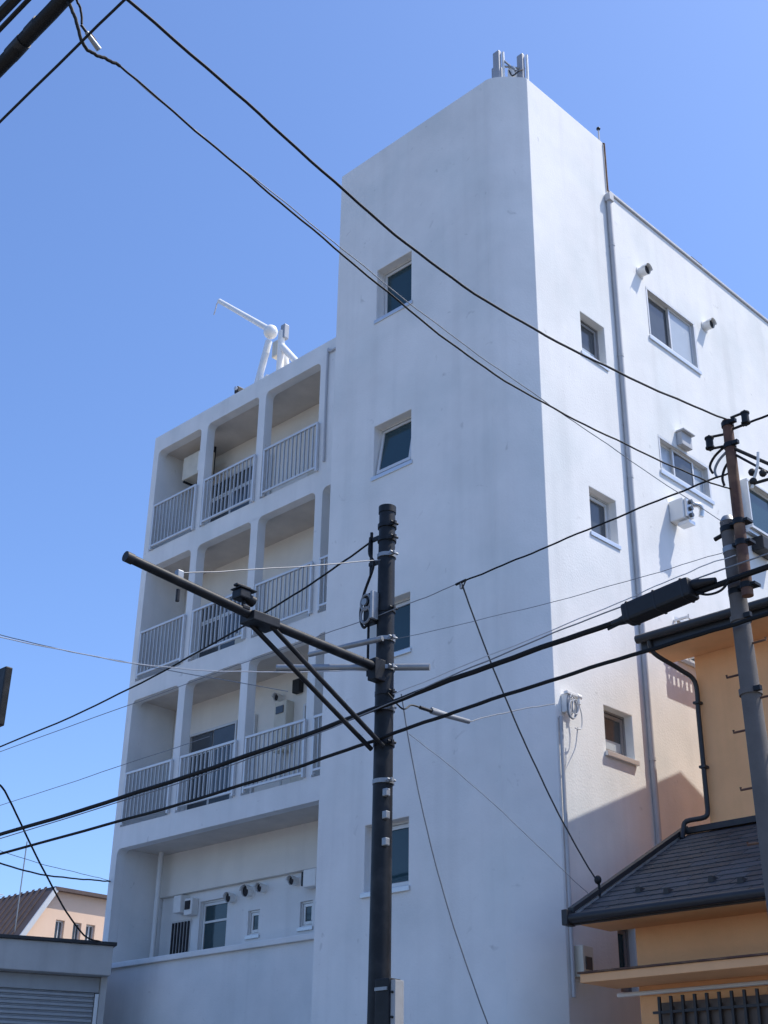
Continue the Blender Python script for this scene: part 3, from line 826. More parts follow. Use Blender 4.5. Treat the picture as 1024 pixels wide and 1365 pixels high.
# dark signboard at the left edge, on a post just outside the frame
sg = empty('signboard', (-18.3, 9.6, 0.13), 'dark back of a signboard cut off by the left edge', 'sign')
MB().box(-18.55, -17.42, 9.40, 9.52, 7.40, 8.32).build('board', M_DSTEEL, sg, bevel=0.02)
MB().tube([(-18.25, 9.60, 0.13), (-18.25, 9.60, 8.4)], 0.06, 12).build('post', M_DSTEEL, sg, smooth=True)
MB().box(-18.5, -17.6, 9.521, 9.60, 7.82, 7.88).build('bracket', M_DSTEEL, sg)

t = empty('drop_bracket', (-8.45, 11.85, 4.2), 'small dark wire bracket on the sloping edge of the lower house roof', 'bracket')
MB().tube([(-8.47, 11.86, 4.16), (-8.455, 11.83, 4.36)], 0.014, 8).build('stalk', M_DSTEEL, t)
MB().ball((-8.45, 11.81, 4.36), 0.04, 12, 8, (1, 1, 1.2)).build('insulator', M_BLACK, t, smooth=True)

# ------------------------------------------------------------------ dark pole in front of the tower
cp = empty('utility_pole', (-9.41, 9.5, 0.13), 'dark steel utility pole standing in front of the stair tower', 'utility pole')
PCX, PCY, ZTOP = -9.415, 9.5, 8.28
MB().tube([(PCX - 0.02, PCY, 0.13), (PCX - 0.01, PCY, 4.0), (PCX, PCY, ZTOP)], 0.125, 20, r1=0.092).build('shaft', M_DSTEEL, cp, smooth=True)
MB().tube([(PCX, PCY, ZTOP - 0.06), (PCX, PCY, ZTOP + 0.012), (PCX, PCY, ZTOP + 0.02)], 0.101, 20).build('cap', M_DSTEEL, cp, smooth=True)
for z, mt_ in ((8.03, M_DSTEEL), (7.86, M_DSTEEL), (7.66, M_GALV), (7.0, M_DSTEEL), (6.66, M_GALV), (6.33, M_GALV), (6.05, M_DSTEEL), (5.88, M_GALV), (5.5, M_DSTEEL), (5.1, M_GALV)):
    bnd = MB().tube([(PCX, PCY, z), (PCX, PCY, z + 0.045)], 0.108 if z > 5.9 else 0.115, 20).build('band', mt_, cp, smooth=True)
    MB().box(PCX + 0.09, PCX + 0.17, PCY - 0.05, PCY - 0.02, z + 0.004, z + 0.04).tube([(PCX + 0.14, PCY - 0.09, z + 0.022), (PCX + 0.14, PCY + 0.03, z + 0.022)], 0.014, 8).build('bolt', mt_, bnd)
# arm over the road with two braces
D = Vector((-0.02, -1.0, 0.0))
arm = MB().tube([(-9.40, 9.40, 6.33), (-9.40, 7.70, 6.40), (-9.40, 6.15, 6.53)], 0.052, 14, r1=0.045).build('bracket_arm', M_DSTEEL, cp, smooth=True)
MB().tube([(-9.40, 6.17, 6.528), (-9.40, 6.09, 6.535)], 0.052, 14).build('end_cap', M_BLACK, arm, smooth=True)
for q in ((-9.50, 7.62), (-9.33, 7.80)):
    MB().tube([(q[0] + (0.03 if q[0] < -9.4 else -0.03), q[1], 6.37), (q[0] + 0.0, 9.40, 5.47)], 0.026, 10).build('brace', M_DSTEEL, cp, smooth=True)
MB().box(-9.52, -9.30, 7.56, 7.90, 6.33, 6.43).build('clamp_plate', M_DSTEEL, arm, bevel=0.01)
MB().box(-9.46, -9.34, 9.28, 9.44, 6.18, 6.42).build('arm_socket', M_DSTEEL, cp, bevel=0.01)
MB().box(-9.43, -9.37, 6.67, 6.74, 6.45, 6.59).build('stay_clamp', M_GALV, arm, bevel=0.01)
MB().tube([(-9.40, 6.71, 6.4), (-9.40, 6.71, 6.28)], 0.02, 8).build('stay_bolt', M_DSTEEL, arm)
# cross pieces
MB().tube([(-10.22, 9.12, 6.62), (-9.32, 9.36, 6.645)], 0.03, 10).build('side_arm', M_GALV, cp, smooth=True)
MB().tube([(-10.45, 8.86, 6.45), (-9.02, 9.78, 6.36)], 0.038, 12).build('cross_arm', M_GALV, cp, smooth=True)
MB().tube([(-9.60, 9.44, 7.50), (-9.60, 9.44, 8.02)], 0.018, 8).build('stand_off_rod', M_DSTEEL, cp, smooth=True)
MB().box(-9.62, -9.40, 9.42, 9.46, 7.60, 7.64).box(-9.62, -9.40, 9.42, 9.46, 7.90, 7.94).build('stand_off_clamp', M_DSTEEL, cp)
MB().tube([(-9.60, 9.42, 6.9), (-9.60, 9.42, 6.3)], 0.015, 6).build('conduit', M_DSTEEL, cp)
# step hardware on the right side
for z in (4.95, 4.72, 4.45):
    MB().box(PCX + 0.075, PCX + 0.135, PCY - 0.09, PCY - 0.03, z, z + 0.08).build('step_socket', M_GALV, cp, bevel=0.01)

t = empty('floodlight', (-9.40, 7.50, 6.45), 'small dark floodlight head on top of the long bracket arm', 'lamp')
MB().box(-9.45, -9.35, 7.46, 7.55, 6.43, 6.47).build('base', M_DSTEEL, t, bevel=0.008)
MB().tube([(-9.40, 7.50, 6.47), (-9.40, 7.50, 6.53)], 0.02, 10).build('neck', M_DSTEEL, t, smooth=True)
MB().box(-9.47, -9.33, 7.40, 7.53, 6.53, 6.62).build('head', M_DSTEEL, t, bevel=0.015)
MB().tube([(-9.40, 7.50, 6.575), (-9.40, 7.62, 6.55)], 0.048, 16, r1=0.056).build('shade', M_DSTEEL, t, smooth=True)
MB().tube([(-9.40, 7.621, 6.55), (-9.40, 7.626, 6.549)], 0.047, 16).build('lens', M_ALU, t)
MB().box(-9.48, -9.32, 7.39, 7.60, 6.63, 6.64).build('sun_visor', M_DSTEEL, t)
MB().box(-9.43, -9.37, 7.38, 7.56, 6.655, 6.68).build('photocell', M_DSTEEL, t, bevel=0.008)

t = empty('terminal_box', (-9.55, 9.36, 6.85), 'dark terminal box with coiled wire strapped to the dark pole', 'terminal box')
MB().box(-9.61, -9.47, 9.34, 9.44, 6.87, 7.23).build('casing', M_DSTEEL, t, bevel=0.02)
MB().box(-9.465, -9.43, 9.30, 9.40, 6.90, 7.22).build('pale_strip', M_GALV, t, bevel=0.006)
for z in (7.12, 6.97):
    ring_pts = [(-9.56 + 0.075 * math.cos(a), 9.33, z + 0.09 * math.sin(a)) for a in [2 * math.pi * i / 16 for i in range(17)]]
    MB().tube(ring_pts, 0.014, 6).build('wire_coil', M_GCABLE, t, smooth=True)
MB().tube([(-9.56, 9.325, 7.12), (-9.56, 9.30, 7.12)], 0.04, 12).build('gland', M_GALV, t, smooth=True)
MB().tube(smooth_path([(-9.60, 9.42, 7.95), (-9.55, 9.36, 7.72), (-9.48, 9.36, 7.55), (-9.62, 9.36, 7.25), (-9.66, 9.35, 7.0), (-9.60, 9.34, 6.84), (-9.53, 9.34, 6.86)]), 0.016, 6).build('lead', M_CABLE, t, smooth=True)

t = empty('meter_cabinet', (-9.15, 9.42, 2.8), 'dark grey cabinet with a pale grey plate low on the dark pole', 'cabinet')
MB().box(-9.29, -9.10, 9.30, 9.46, 2.60, 3.17).build('casing', M_DSTEEL, t, bevel=0.012)
MB().box(-9.10, -9.04, 9.32, 9.44, 2.62, 3.15).build('pale_plate', M_PLATE, t, bevel=0.006)
for z in (2.82, 3.04):
    MB().tube([(-9.07, 9.318, z), (-9.07, 9.30, z)], 0.012, 8).build('screw', M_DSTEEL, t)
MB().box(-9.28, -9.12, 9.285, 9.299, 3.06, 3.09).build('hinge_strip', M_GALV, t)

# ------------------------------------------------------------------ right pole
rp = empty('utility_pole', (-5.13, 9.5, 0.13), 'concrete utility pole with a rusty brown steel extension beside the orange house', 'utility pole')
def cpt(z, dx=0.0, dy=0.0):
    return (-5.185 + (6.73 - z) * 0.0185 + dx, 9.5 + dy, z)
def rpt(z, dx=0.0, dy=0.0):
    return (-5.035 + dx, 9.42 + dy, z)
MB().tube([cpt(0.13), cpt(3.0), cpt(6.70)], 0.122, 22, r1=0.070).build('concrete_shaft', M_CONC, rp, smooth=True)
MB().tube([cpt(6.70), cpt(6.735), cpt(6.755)], 0.073, 20, r1=0.045).build('shaft_cap', M_GALV, rp, smooth=True)
MB().tube([rpt(5.93), rpt(7.0), rpt(7.64)], 0.050, 16, r1=0.047).build('steel_extension', M_RUST, rp, smooth=True)
MB().tube([cpt(6.60, -0.06), cpt(6.58, -0.15)], 0.02, 8).build('stub_bracket', M_DSTEEL, rp)
for z in (6.62, 6.42, 6.02):
    a, b = cpt(z), rpt(z)
    bnd = MB().tube([cpt(z - 0.02), cpt(z + 0.03)], 0.078, 20).build('band', M_GALV if z < 6.5 and z > 6.1 else M_DSTEEL, rp, smooth=True)
    MB().tube([rpt(z - 0.02), rpt(z + 0.03)], 0.056, 16).build('strap', M_DSTEEL, bnd, smooth=True)
    MB().box(a[0] + 0.06, b[0] + 0.09, 9.40, 9.50, z - 0.005, z + 0.02).build('spacer', M_DSTEEL, bnd)
for z in (7.58, 7.36):
    bnd = MB().tube([rpt(z), rpt(z + 0.045)], 0.056, 18).build('band', M_DSTEEL, rp, smooth=True)
    MB().box(rpt(z)[0] + 0.045, rpt(z)[0] + 0.10, 9.37, 9.41, z + 0.005, z + 0.04).build('bolt', M_DSTEEL, bnd)
for z in (5.75, 5.1):
    bnd = MB().tube([cpt(z), cpt(z + 0.05)], 0.090 if z > 5.5 else 0.096, 20).build('band', M_CONC, rp, smooth=True)
    MB().box(cpt(z)[0] + 0.07, cpt(z)[0] + 0.13, 9.42, 9.46, z + 0.005, z + 0.045).build('bolt', M_DSTEEL, bnd)
for i, z in enumerate((5.30, 4.82, 4.34, 3.9)):
    a, b = cpt(z, -0.07), cpt(z, -0.20)
    MB().tube([a, b, (b[0], b[1], b[2] + 0.022)], 0.010, 8).build('step_bolt', M_RUST, rp)
    a, b = cpt(z + 0.24, 0.07), cpt(z + 0.24, 0.20)
    MB().tube([a, b, (b[0], b[1], b[2] + 0.022)], 0.010, 8).build('step_bolt', M_RUST, rp)

def rack_insulator(p, dx, dy, label):
    """U-shaped bracket with a spool insulator."""
    t = empty('rack_insulator', p, label, 'insulator', 'spool insulators on the right pole')
    p = Vector(p)
    d = Vector((dx, dy, 0)).normalized()
    e = p + d * 0.14
    up = Vector((0, 0, 0.06))
    MB().tube([p + up, e + up], 0.012, 6).tube([p - up, e - up], 0.012, 6).tube([e + up * 1.35, e - up * 1.35], 0.01, 6).build('bracket', M_DSTEEL, t)
    MB().tube([e + up * 0.8, e + up * 0.4, e, e - up * 0.4, e - up * 0.8], 0.034, 12).build('spool', M_DSTEEL, t, smooth=True)
    for sg_ in (1, -1):
        MB().tube([e + up * 0.95 * sg_, e + up * 0.7 * sg_], 0.042, 12).build('flange', M_BLACK, t, smooth=True)
    return t
rack_insulator(rpt(7.46, -0.04), -1, -0.35, 'black spool insulator on a bracket left of the rusty pole top')
rack_insulator(rpt(7.60, 0.04), 1, 0.0, 'black spool insulator on a bracket right of the rusty pole top')
t = empty('service_bracket', rpt(7.2, 0.1), 'angled steel bracket with wire clamps right of the rusty pole', 'bracket')
MB().tube([rpt(7.34, 0.04), rpt(7.10, 0.33, 0.1)], 0.017, 8).build('upper_bar', M_DSTEEL, t)
MB().tube([rpt(7.27, 0.05), rpt(7.05, 0.28, 0.1)], 0.012, 8).build('lower_bar', M_DSTEEL, t)
MB().tube(smooth_path([rpt(7.22, 0.26), rpt(7.1, 0.24), rpt(6.98, 0.19), rpt(6.90, 0.16)]), 0.013, 8).build('strap', M_WHITE, t)
for k in range(3):
    MB().ball(rpt(7.05 - k * 0.045, 0.18 + 0.1 * (k % 2)), 0.035, 10, 6).build('clamp', M_BLACK, t)
MB().tube([rpt(6.98, 0.36, 0.1), rpt(6.94, 0.16)], 0.014, 6).build('strut', M_DSTEEL, t)
lp = [(0.42 + 0.07 * math.cos(a), 0.06 * math.sin(a)) for a in [2 * math.pi * i / 14 for i in range(15)]]
MB().tube([rpt(7.06 + b, a, 0.1) for a, b in lp], 0.013, 6).build('loop', M_DSTEEL, t)
for k, (dx, z0) in enumerate(((-0.10, 7.40), (-0.08, 7.34), (-0.05, 7.24))):
    MB().tube(smooth_path([rpt(z0, dx * 0.5), rpt(z0 - 0.06, dx * 1.6), rpt(z0 - 0.14, dx * 2.2), rpt(z0 - 0.22, dx * 2.0)]), 0.012, 6).build('tail_wire', M_CABLE if k != 1 else M_GCABLE, t, smooth=True)

# black splice closure on the trunk cable
t = empty('splice_closure', (-5.85, 9.36, 6.05), 'long black cable splice closure hanging on the trunk cable', 'splice closure')
a, b = Vector((-6.20, 9.33, 6.045)), Vector((-5.49, 9.33, 6.115))
ax_ = (b - a).normalized()
upv = Vector((0, 0, 1))
nn = ax_.cross(upv).normalized()
up2 = nn.cross(ax_)
SFm = Fr(a, ax_, up2, nn)
L_ = (b - a).length
MB(SFm).box(0, L_, -0.095, 0.085, -0.09, 0.09).build('casing', M_BLACK, t, bevel=0.03)
for u in (0.07, L_ / 2, L_ - 0.07):
    MB(SFm).box(u - 0.014, u + 0.014, -0.099, 0.089, -0.094, 0.094).build('band', M_BLACK, t, bevel=0.02)
MB(SFm).tube([(-0.16, -0.03, 0), (0.0, -0.03, 0)], 0.022, 10, r1=0.05).build('end_boot', M_BLACK, t, smooth=True)
MB(SFm).tube([(L_, 0.02, 0), (L_ + 0.22, -0.02, 0)], 0.05, 10, r1=0.025).build('end_boot', M_BLACK, t, smooth=True)
MB(SFm).tube([(-0.2, -0.07, 0.02), (0.0, -0.06, 0.02)], 0.012, 8).build('tail', M_CABLE, t)
MB(SFm).tube(smooth_path([(L_, -0.05, 0.0), (L_ + 0.12, -0.12, 0.0), (L_ + 0.25, -0.13, 0.0), (L_ + 0.36, -0.08, 0.02)]), 0.011, 8).build('tail', M_CABLE, t)

# coil of white drop cable on the right face
t = empty('cable_coil', (-9.3, 12.6, 6.6), 'coil of pale drop cable on a small bracket at the tower edge', 'cable coil')
MB(RIGHT).box(12.60, 12.68, 6.62, 6.86, 0.003, 0.10).build('bracket', M_WHITE, t, bevel=0.01)
MB(RIGHT).box(12.58, 12.80, 6.84, 6.88, 0.06, 0.12).build('cross_plate', M_WHITE, t, bevel=0.008)
MB(RIGHT).tube([(12.80, 6.86, 0.09), (12.88, 6.86, 0.09)], 0.035, 12).tube([(12.84, 6.86, 0.09), (12.84, 6.76, 0.09)], 0.028, 12).build('insulator', M_WHITE, t, smooth=True)
for k in range(6):
    cx_, cz_, ra_, rb_ = 12.64 + random.uniform(-.03, .05), 6.68 + random.uniform(-.04, .03), random.uniform(.05, .10), random.uniform(.09, .16)
    pts = [(cx_ + ra_ * math.cos(a), cz_ + rb_ * math.sin(a) + 0.25 * ra_ * math.cos(a), 0.10 + 0.012 * k) for a in [2 * math.pi * i / 20 for i in range(21)]]
    MB(RIGHT).tube(pts, 0.007, 6).build('loop', M_LCABLE if k % 3 else M_GCABLE, t, smooth=True)
MB(RIGHT).tube(smooth_path([(12.84, 6.78, 0.09), (12.88, 6.62, 0.10), (12.84, 6.45, 0.11), (12.70, 6.42, 0.12)]), 0.008, 6).build('loop', M_LCABLE, t, smooth=True)
MB(RIGHT).tube(smooth_path([(12.78, 6.45, 0.10), (12.74, 6.2, 0.08), (12.64, 6.0, 0.05), (12.56, 5.85, 0.035), (12.54, 5.6, 0.03)]), 0.007, 6).build('tail', M_LCABLE, t, smooth=True)

# ------------------------------------------------------------------ overhead wires
WIRES = {
    'trunk': [(-16.799, 9.36, 5.637), (-15.302, 9.36, 5.663), (-13.953, 9.36, 5.707), (-11.47, 9.36, 5.729), (-9.868, 9.36, 5.844), (-9.196, 9.36, 5.896), (-8.357, 9.36, 5.961), (-7.093, 9.36, 6.013), (-6.142, 9.36, 6.012), (-5.397, 9.36, 6.081), (-5.064, 9.36, 6.102), (-4.788, 9.36, 6.095)],
    'trunk_second': [(-16.731, 9.36, 5.389), (-14.55, 9.36, 5.381), (-12.535, 9.36, 5.396), (-10.805, 9.36, 5.451), (-9.462, 9.36, 5.524), (-9.083, 9.36, 5.575), (-8.361, 9.36, 5.602), (-7.094, 9.36, 5.663), (-5.972, 9.36, 5.683), (-5.367, 9.36, 5.678), (-5.008, 9.36, 5.69)],
    'messenger': [(-16.739, 9.34, 5.542), (-13.911, 9.34, 5.629), (-11.442, 9.34, 5.685), (-9.845, 9.34, 5.793), (-9.23, 9.34, 5.866), (-8.339, 9.34, 6.007), (-7.073, 9.34, 6.092), (-6.074, 9.34, 6.169), (-5.445, 9.34, 6.209), (-5.04, 9.34, 6.2)],
    'service_upper': [(-4.42, 2.5, 6.925), (-4.466, 2.976, 6.918), (-4.516, 3.501, 6.91), (-4.585, 4.224, 6.785), (-4.655, 4.96, 6.768), (-4.719, 5.621, 6.813), (-4.79, 6.369, 6.942), (-4.93, 7.824, 7.264), (-5.0, 8.773, 7.49)],
    'service_lower': [(-5.071, 2.88, 7.199), (-5.072, 3.266, 7.113), (-5.074, 3.944, 7.01), (-5.075, 4.296, 6.914), (-5.077, 4.974, 6.826), (-5.079, 5.718, 6.661), (-5.08, 6.118, 6.633), (-5.082, 6.717, 6.632), (-5.085, 7.779, 6.755), (-5.087, 8.537, 6.82), (-5.09, 9.382, 6.931)],
    'service_thin': [(-5.074, 2.935, 7.189), (-5.077, 3.3, 7.092), (-5.083, 3.951, 7.019), (-5.089, 4.669, 6.956), (-5.093, 5.132, 6.827), (-5.098, 5.74, 6.756), (-5.105, 6.575, 6.727), (-5.111, 7.22, 6.719), (-5.119, 8.122, 6.618), (-5.129, 9.326, 6.615)],
    'lamp_wire': [(-17.414, 9.5, 7.023), (-15.835, 9.5, 7.084), (-14.419, 9.5, 7.215), (-13.048, 9.5, 7.336), (-11.801, 9.5, 7.486), (-10.597, 9.5, 7.732), (-9.969, 9.5, 7.848), (-9.607, 9.5, 7.97)],
    'tee_span': [(-5.094, 9.4, 7.119), (-5.707, 9.4, 7.102), (-6.465, 9.4, 7.079), (-7.381, 9.4, 7.019), (-7.771, 9.4, 7.006), (-8.226, 9.4, 6.992)],
    'tee_thin': [(-8.226, 9.4, 6.992), (-8.809, 9.4, 6.938), (-9.424, 9.4, 6.953), (-10.197, 9.4, 6.956), (-11.635, 9.4, 6.98), (-14.229, 9.4, 6.939), (-17.218, 9.4, 6.918)],
    'house_drop': [(-8.356, 9.549, 7.078), (-8.368, 9.848, 6.545), (-8.38, 10.15, 6.115), (-8.392, 10.455, 5.733), (-8.414, 11.004, 4.993), (-8.434, 11.512, 4.531), (-8.446, 11.801, 4.333)],
    'wall_drop': [(-9.245, 9.578, 6.06), (-9.286, 9.742, 5.493), (-9.347, 9.981, 4.994), (-9.407, 10.219, 4.574), (-9.475, 10.489, 4.083), (-9.555, 10.809, 3.638), (-9.713, 11.431, 2.956), (-9.88, 12.05, 2.3)],
    'thin_drop': [(-9.142, 9.589, 5.607), (-9.05, 9.892, 5.44), (-8.944, 10.241, 5.269), (-8.73, 10.945, 4.771), (-8.595, 11.387, 4.392), (-8.5, 11.701, 4.2)],
    'pale_span': [(-9.536, 9.468, 6.369), (-9.959, 9.091, 6.345), (-10.567, 8.549, 6.33), (-11.119, 8.057, 6.358), (-11.618, 7.613, 6.446), (-12.128, 7.159, 6.597), (-12.653, 6.691, 6.82)],
    'pale_span_two': [(-14.301, 7.573, 7.439), (-14.167, 8.139, 7.444), (-14.029, 8.725, 7.449), (-13.887, 9.331, 7.455)],
    'thin_left': [(-18.736, 12.5, 7.675), (-20.566, 12.5, 7.631), (-22.588, 12.5, 7.568)],
    'stay': [(-9.4, 6.694, 6.562), (-9.404, 7.245, 6.759), (-9.411, 8.221, 7.124), (-9.421, 9.499, 7.65)],
    'street_thick': [(-6.319, 2.5, 7.384), (-5.965, 2.5, 7.399), (-5.798, 2.5, 7.417), (-5.478, 2.5, 7.46), (-5.133, 2.5, 7.494), (-4.804, 2.5, 7.519)],
    'street_thin': [(-6.148, 2.5, 6.842), (-5.651, 2.5, 6.88), (-5.044, 2.5, 6.924), (-4.473, 2.5, 6.966), (-4.114, 2.5, 7.006)],
    'street_mid': [(-6.008, 2.4, 7.533), (-5.668, 2.4, 7.552), (-5.36, 2.4, 7.563), (-5.115, 2.4, 7.589)],
    'street_corner': [(-5.553, 2.2, 7.186), (-5.235, 2.2, 7.193), (-5.083, 2.2, 7.204), (-4.862, 2.2, 7.212)],
    'garage_drop': [(-16.145, 8.741, 6.193), (-16.367, 9.004, 6.233), (-16.529, 9.197, 6.226), (-17.063, 9.831, 5.886), (-18.048, 11.001, 5.385), (-18.876, 11.984, 5.065), (-19.491, 12.714, 4.849)],
    'low_span': [(-18.217, 10.222, 5.546), (-18.764, 10.93, 5.647), (-19.358, 11.698, 5.769), (-20.225, 12.821, 5.996), (-21.283, 14.189, 6.305)],
    'low_thin': [(-18.688, 10.459, 5.816), (-19.305, 11.357, 5.938), (-20.167, 12.613, 6.111), (-21.217, 14.142, 6.317)],
    'thin_right': [(-5.294, 9.5, 6.439), (-6.161, 9.5, 6.445), (-7.16, 9.5, 6.472), (-8.476, 9.5, 6.573), (-10.171, 9.5, 6.753)],
    'light_pair': [(-5.186, 9.3, 6.309), (-5.646, 9.3, 6.242), (-6.086, 9.3, 6.175), (-7.024, 9.3, 6.098), (-8.302, 9.3, 6.027), (-9.084, 9.3, 5.953)],
    'pole_right': [(-4.927, 9.49, 7.576), (-4.83, 9.525, 7.606), (-4.708, 9.57, 7.646), (-4.483, 9.651, 7.683)],
    'coil_feed': [(-9.263, 10.681, 6.019), (-9.287, 11.168, 6.228), (-9.316, 11.758, 6.458), (-9.347, 12.385, 6.665)],
    'clamp': [(-9.215, 9.697, 5.958), (-9.222, 9.844, 5.971), (-9.231, 10.032, 5.977), (-9.247, 10.351, 5.997), (-9.263, 10.681, 6.019)],
    'loop': [(-5.07, 2.517, 7.365), (-5.07, 2.553, 7.358), (-5.07, 2.579, 7.309), (-5.07, 2.605, 7.201), (-5.07, 2.631, 7.153), (-5.071, 2.682, 7.145), (-5.071, 2.753, 7.181), (-5.071, 2.818, 7.2), (-5.071, 2.88, 7.199)],
    'loop_two': [(-5.07, 2.544, 7.457), (-5.07, 2.576, 7.441), (-5.07, 2.601, 7.408), (-5.07, 2.604, 7.316)],
    'strain': [(-5.07, 2.6, 7.307), (-5.071, 2.733, 7.218)],
    'pole_low_right': [(-5.01, 9.36, 5.67), (-4.84, 9.36, 5.697), (-4.594, 9.36, 5.709)],
}
def wire(key, r, mtl, label, cat='cable', ext0=None, ext1=None, group='overhead cables', name='overhead_cable', sides=8, k=2, wob=0.0035):
    pts = [Vector(p) for p in WIRES[key]]
    if ext0:
        pts = [Vector(ext0)] + pts
    if ext1:
        pts = pts + [Vector(ext1)]
    pts = relax(pts, k)
    path = smooth_path(pts, 6)
    if wob:                                         # aged wire: slight kinks, never a perfect curve
        ph = random.uniform(0, 6)
        path = [p + Vector((0, 0, wob * (math.sin(i * 0.83 + ph) + 0.6 * math.sin(i * 1.9 + 2 * ph)))) if 0 < i < len(path) - 1 else p for i, p in enumerate(path)]
    o = MB().tube(path, r, sides).build(name, mtl, None, smooth=True)
    tag(o, label, cat, group)
    return o
wire('trunk', 0.027, M_CABLE, 'thickest black trunk cable running between the two poles and on to the left', ext0=(-30, 9.36, 5.62), ext1=(8, 9.36, 6.6))
wire('trunk_second', 0.019, M_CABLE, 'black cable just below the trunk cable, passing both poles', ext0=(-30, 9.36, 5.4), ext1=(-4.2, 9.36, 5.72))
wire('messenger', 0.007, M_GCABLE, 'thin grey messenger wire lying along the trunk cable', ext0=(-30, 9.34, 5.52), ext1=(8, 9.34, 6.6))
wire('service_upper', 0.0088, M_CABLE, 'upper black wire sweeping from the top edge to the rusty pole top', ext0=(-4.35, 1.0, 7.05), ext1=(-5.035, 9.43, 7.66))
wire('service_lower', 0.0068, M_CABLE, 'lower black wire sagging from the cable loop at top left to the rusty pole', ext1=(-5.06, 9.42, 6.95))
wire('service_thin', 0.0035, M_GCABLE, 'very thin grey wire close above the sagging black service wire')
wire('lamp_wire', 0.0115, M_CABLE, 'black wire rising from the left edge to the top of the dark pole', ext0=(-26, 9.5, 6.95))
wire('tee_span', 0.009, M_CABLE, 'black wire from the rusty pole to a tee in front of the tower', ext0=(-5.05, 9.42, 7.125))
wire('tee_thin', 0.005, M_GCABLE, 'thin grey wire from the tee past the dark pole to the left edge', ext1=(-26, 9.4, 6.95))
wire('house_drop', 0.0085, M_DCABLE, 'black wire hanging from the tee down to the lower house roof', name='drop_wire')
wire('wall_drop', 0.007, M_GCABLE, 'grey wire drooping from the trunk cable down the tower front', name='drop_wire')
wire('thin_drop', 0.004, M_GCABLE, 'fine grey wire slanting from the dark pole to the house eave', name='drop_wire')
wire('pale_span', 0.0065, M_LCABLE, 'pale wire leaving the crossarm of the dark pole towards the left edge', ext1=(-15.0, 4.6, 7.4))
wire('pale_span_two', 0.006, M_GCABLE, 'short grey wire in the left sky next to the pale wire', ext0=(-14.6, 6.3, 7.6), ext1=(-13.3, 11.5, 7.5))
wire('thin_left', 0.006, M_GCABLE, 'thin grey wire low in the left sky behind the trunk cables', ext0=(-16.3, 12.5, 7.69), ext1=(-30, 12.5, 7.6))
wire('stay', 0.006, M_GCABLE, 'grey steel stay from the bracket arm to the dark pole', 'stay wire', name='stay_wire')
wire('street_thick', 0.045, M_CABLE, 'thick lumpy black cable bundle across the top left corner', ext0=(-30, 2.5, 7.2), ext1=(10, 2.5, 7.6), sides=12)
wire('street_thin', 0.008, M_CABLE, 'straight thin black wire crossing the top left sky below the bundle', ext0=(-30, 2.5, 6.7), ext1=(10, 2.5, 7.1))
wire('street_mid', 0.015, M_CABLE, 'medium black cable above the thick bundle in the top left corner', ext0=(-30, 2.4, 7.4), ext1=(10, 2.4, 7.7))
wire('street_corner', 0.030, M_CABLE, 'black cable cutting the extreme top left corner', ext0=(-30, 2.2, 7.1), ext1=(10, 2.2, 7.3))
wire('garage_drop', 0.014, M_CABLE, 'black cable curving down from the left edge to the garage roof', ext1=(-19.9, 13.3, 4.97), name='drop_wire', k=1)
wire('low_span', 0.013, M_CABLE, 'black cable sagging above the peach house to the white block', ext0=(-15.5, 6.7, 5.35), ext1=(-21.50, 14.40, 6.35))
wire('low_thin', 0.005, M_GCABLE, 'thin grey wire just above the sagging cable over the peach house', ext0=(-15.8, 6.4, 5.6), ext1=(-21.5, 14.38, 6.36))
wire('thin_right', 0.0035, M_GCABLE, 'hair-thin grey wire from the rusty pole across the tower', ext0=(-5.19, 9.5, 6.435))
wire('light_pair', 0.005, M_LCABLE, 'pale wire above the splice closure between the two poles', ext0=(-5.10, 9.42, 6.33))
wire('pole_right', 0.011, M_CABLE, 'black wire leaving the rusty pole top to the right edge', ext1=(4, 12.7, 9.0))
wire('coil_feed', 0.006, M_GCABLE, 'grey wire from the dead-end clamp to the coil on the tower edge', name='drop_wire')
wire('loop', 0.010, M_CABLE, 'black cable loop hanging from the thick bundle at the top left', name='cable_loop', ext0=(-5.10, 2.5, 7.47))
wire('loop_two', 0.007, M_CABLE, 'thin black lead from the bundle down to the strain clamp', name='cable_loop', ext0=(-5.07, 2.52, 7.49))
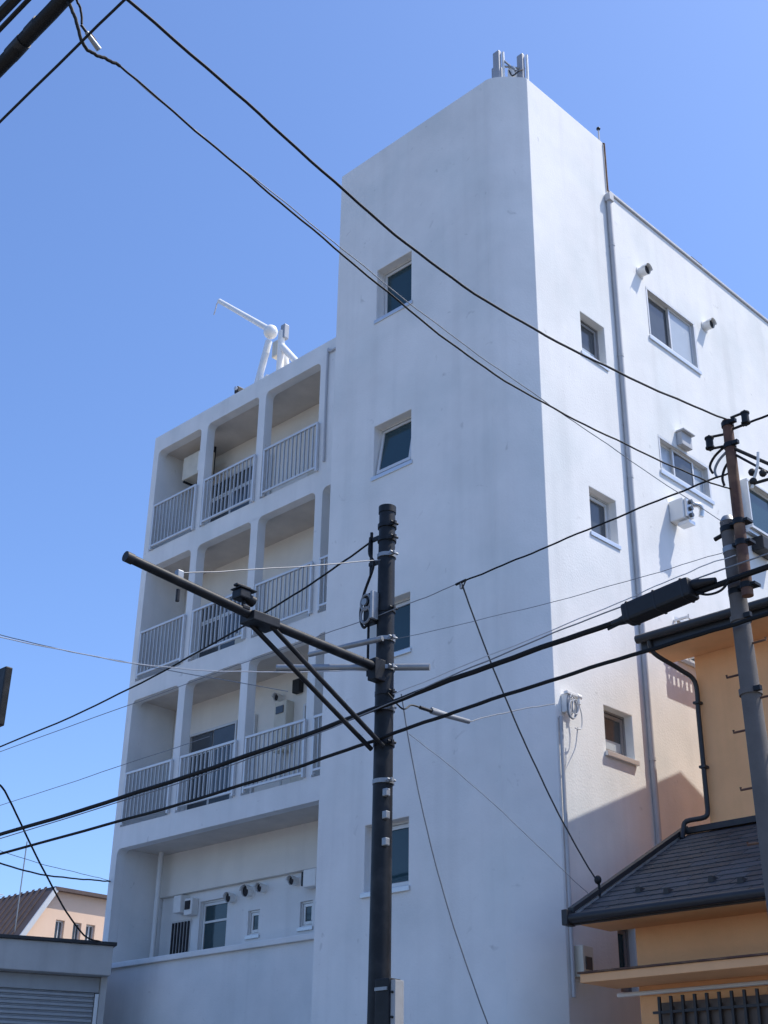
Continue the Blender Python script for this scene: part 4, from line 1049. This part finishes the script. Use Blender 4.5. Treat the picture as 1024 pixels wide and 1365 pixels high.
# lumps of tape and lashing on the thick bundle
for x, l, r_, lab in ((-5.66, 0.10, 0.049, 'lower black tape wrap on the thick cable bundle at top left'), (-5.46, 0.07, 0.0475, 'upper black tape wrap on the thick cable bundle at top left')):
    z = 7.417 + (x + 5.798) * 0.13
    o = MB().tube([(x - 0.02, 2.5, z - 0.002), (x, 2.5, z), (x + l, 2.5, z + l * 0.1), (x + l + 0.02, 2.5, z + l * 0.1 + 0.002)], r_, 12).build('tape_wrap', M_BLACK, None, smooth=True)
    tag(o, lab, 'tape wrap', 'tape wraps on the thick cable bundle')
t = empty('strain_clamp', (-5.07, 2.66, 7.26), 'grey strain clamp dangling below the thick cable at the top left', 'clamp')
a, b = Vector((-5.07, 2.60, 7.307)), Vector((-5.071, 2.735, 7.217))
MB().tube([a, a + (b - a) * 0.35], 0.008, 8).build('shackle', M_DSTEEL, t)
MB().tube([a + (b - a) * 0.3, b], 0.013, 10, r1=0.017).build('body', M_GALV, t, smooth=True)
MB().tube([a + (b - a) * 0.4 + Vector((0, 0.004, 0.022)), a + (b - a) * 0.75 + Vector((0, 0.004, 0.022))], 0.008, 8).build('keeper', M_RUST, t)
t = empty('dead_end_clamp', (-9.23, 10.2, 5.98), 'grey dead-end clamp just right of the dark pole', 'clamp')
P_ = [Vector(p) for p in WIRES['clamp']]
MB().tube(P_[2:], 0.032, 10, r1=0.026).build('body', M_GCABLE, t, smooth=True)
MB().tube([P_[1], P_[2]], 0.02, 8).build('hook', M_DSTEEL, t)
MB().tube(smooth_path([Vector((-9.25, 9.38, 6.02)), Vector((-9.2, 9.55, 5.88)), P_[0], P_[1]]), 0.009, 6).build('tail', M_CABLE, t)
MB().tube([P_[2] + Vector((0, 0, 0.035)), P_[3] + Vector((0, 0, 0.02))], 0.012, 8).build('keeper', M_GALV, t)

t = empty('wire_tee', (-8.23, 9.4, 6.95), 'small dark tee clamp where the house drop leaves the span before the tower', 'clamp')
MB().tube([(-8.30, 9.4, 6.985), (-8.16, 9.4, 6.998)], 0.014, 8).build('clamp_body', M_DSTEEL, t, smooth=True)
MB().tube(smooth_path([(-8.16, 9.4, 7.0), (-8.22, 9.41, 6.93), (-8.30, 9.47, 6.97), (-8.356, 9.549, 7.06), (-8.366, 9.75, 6.75)]), 0.008, 6).build('lead', M_DCABLE, t, smooth=True)
MB().tube([(-8.23, 9.4, 7.0), (-8.235, 9.4, 6.92)], 0.010, 8).build('ear', M_GALV, t)
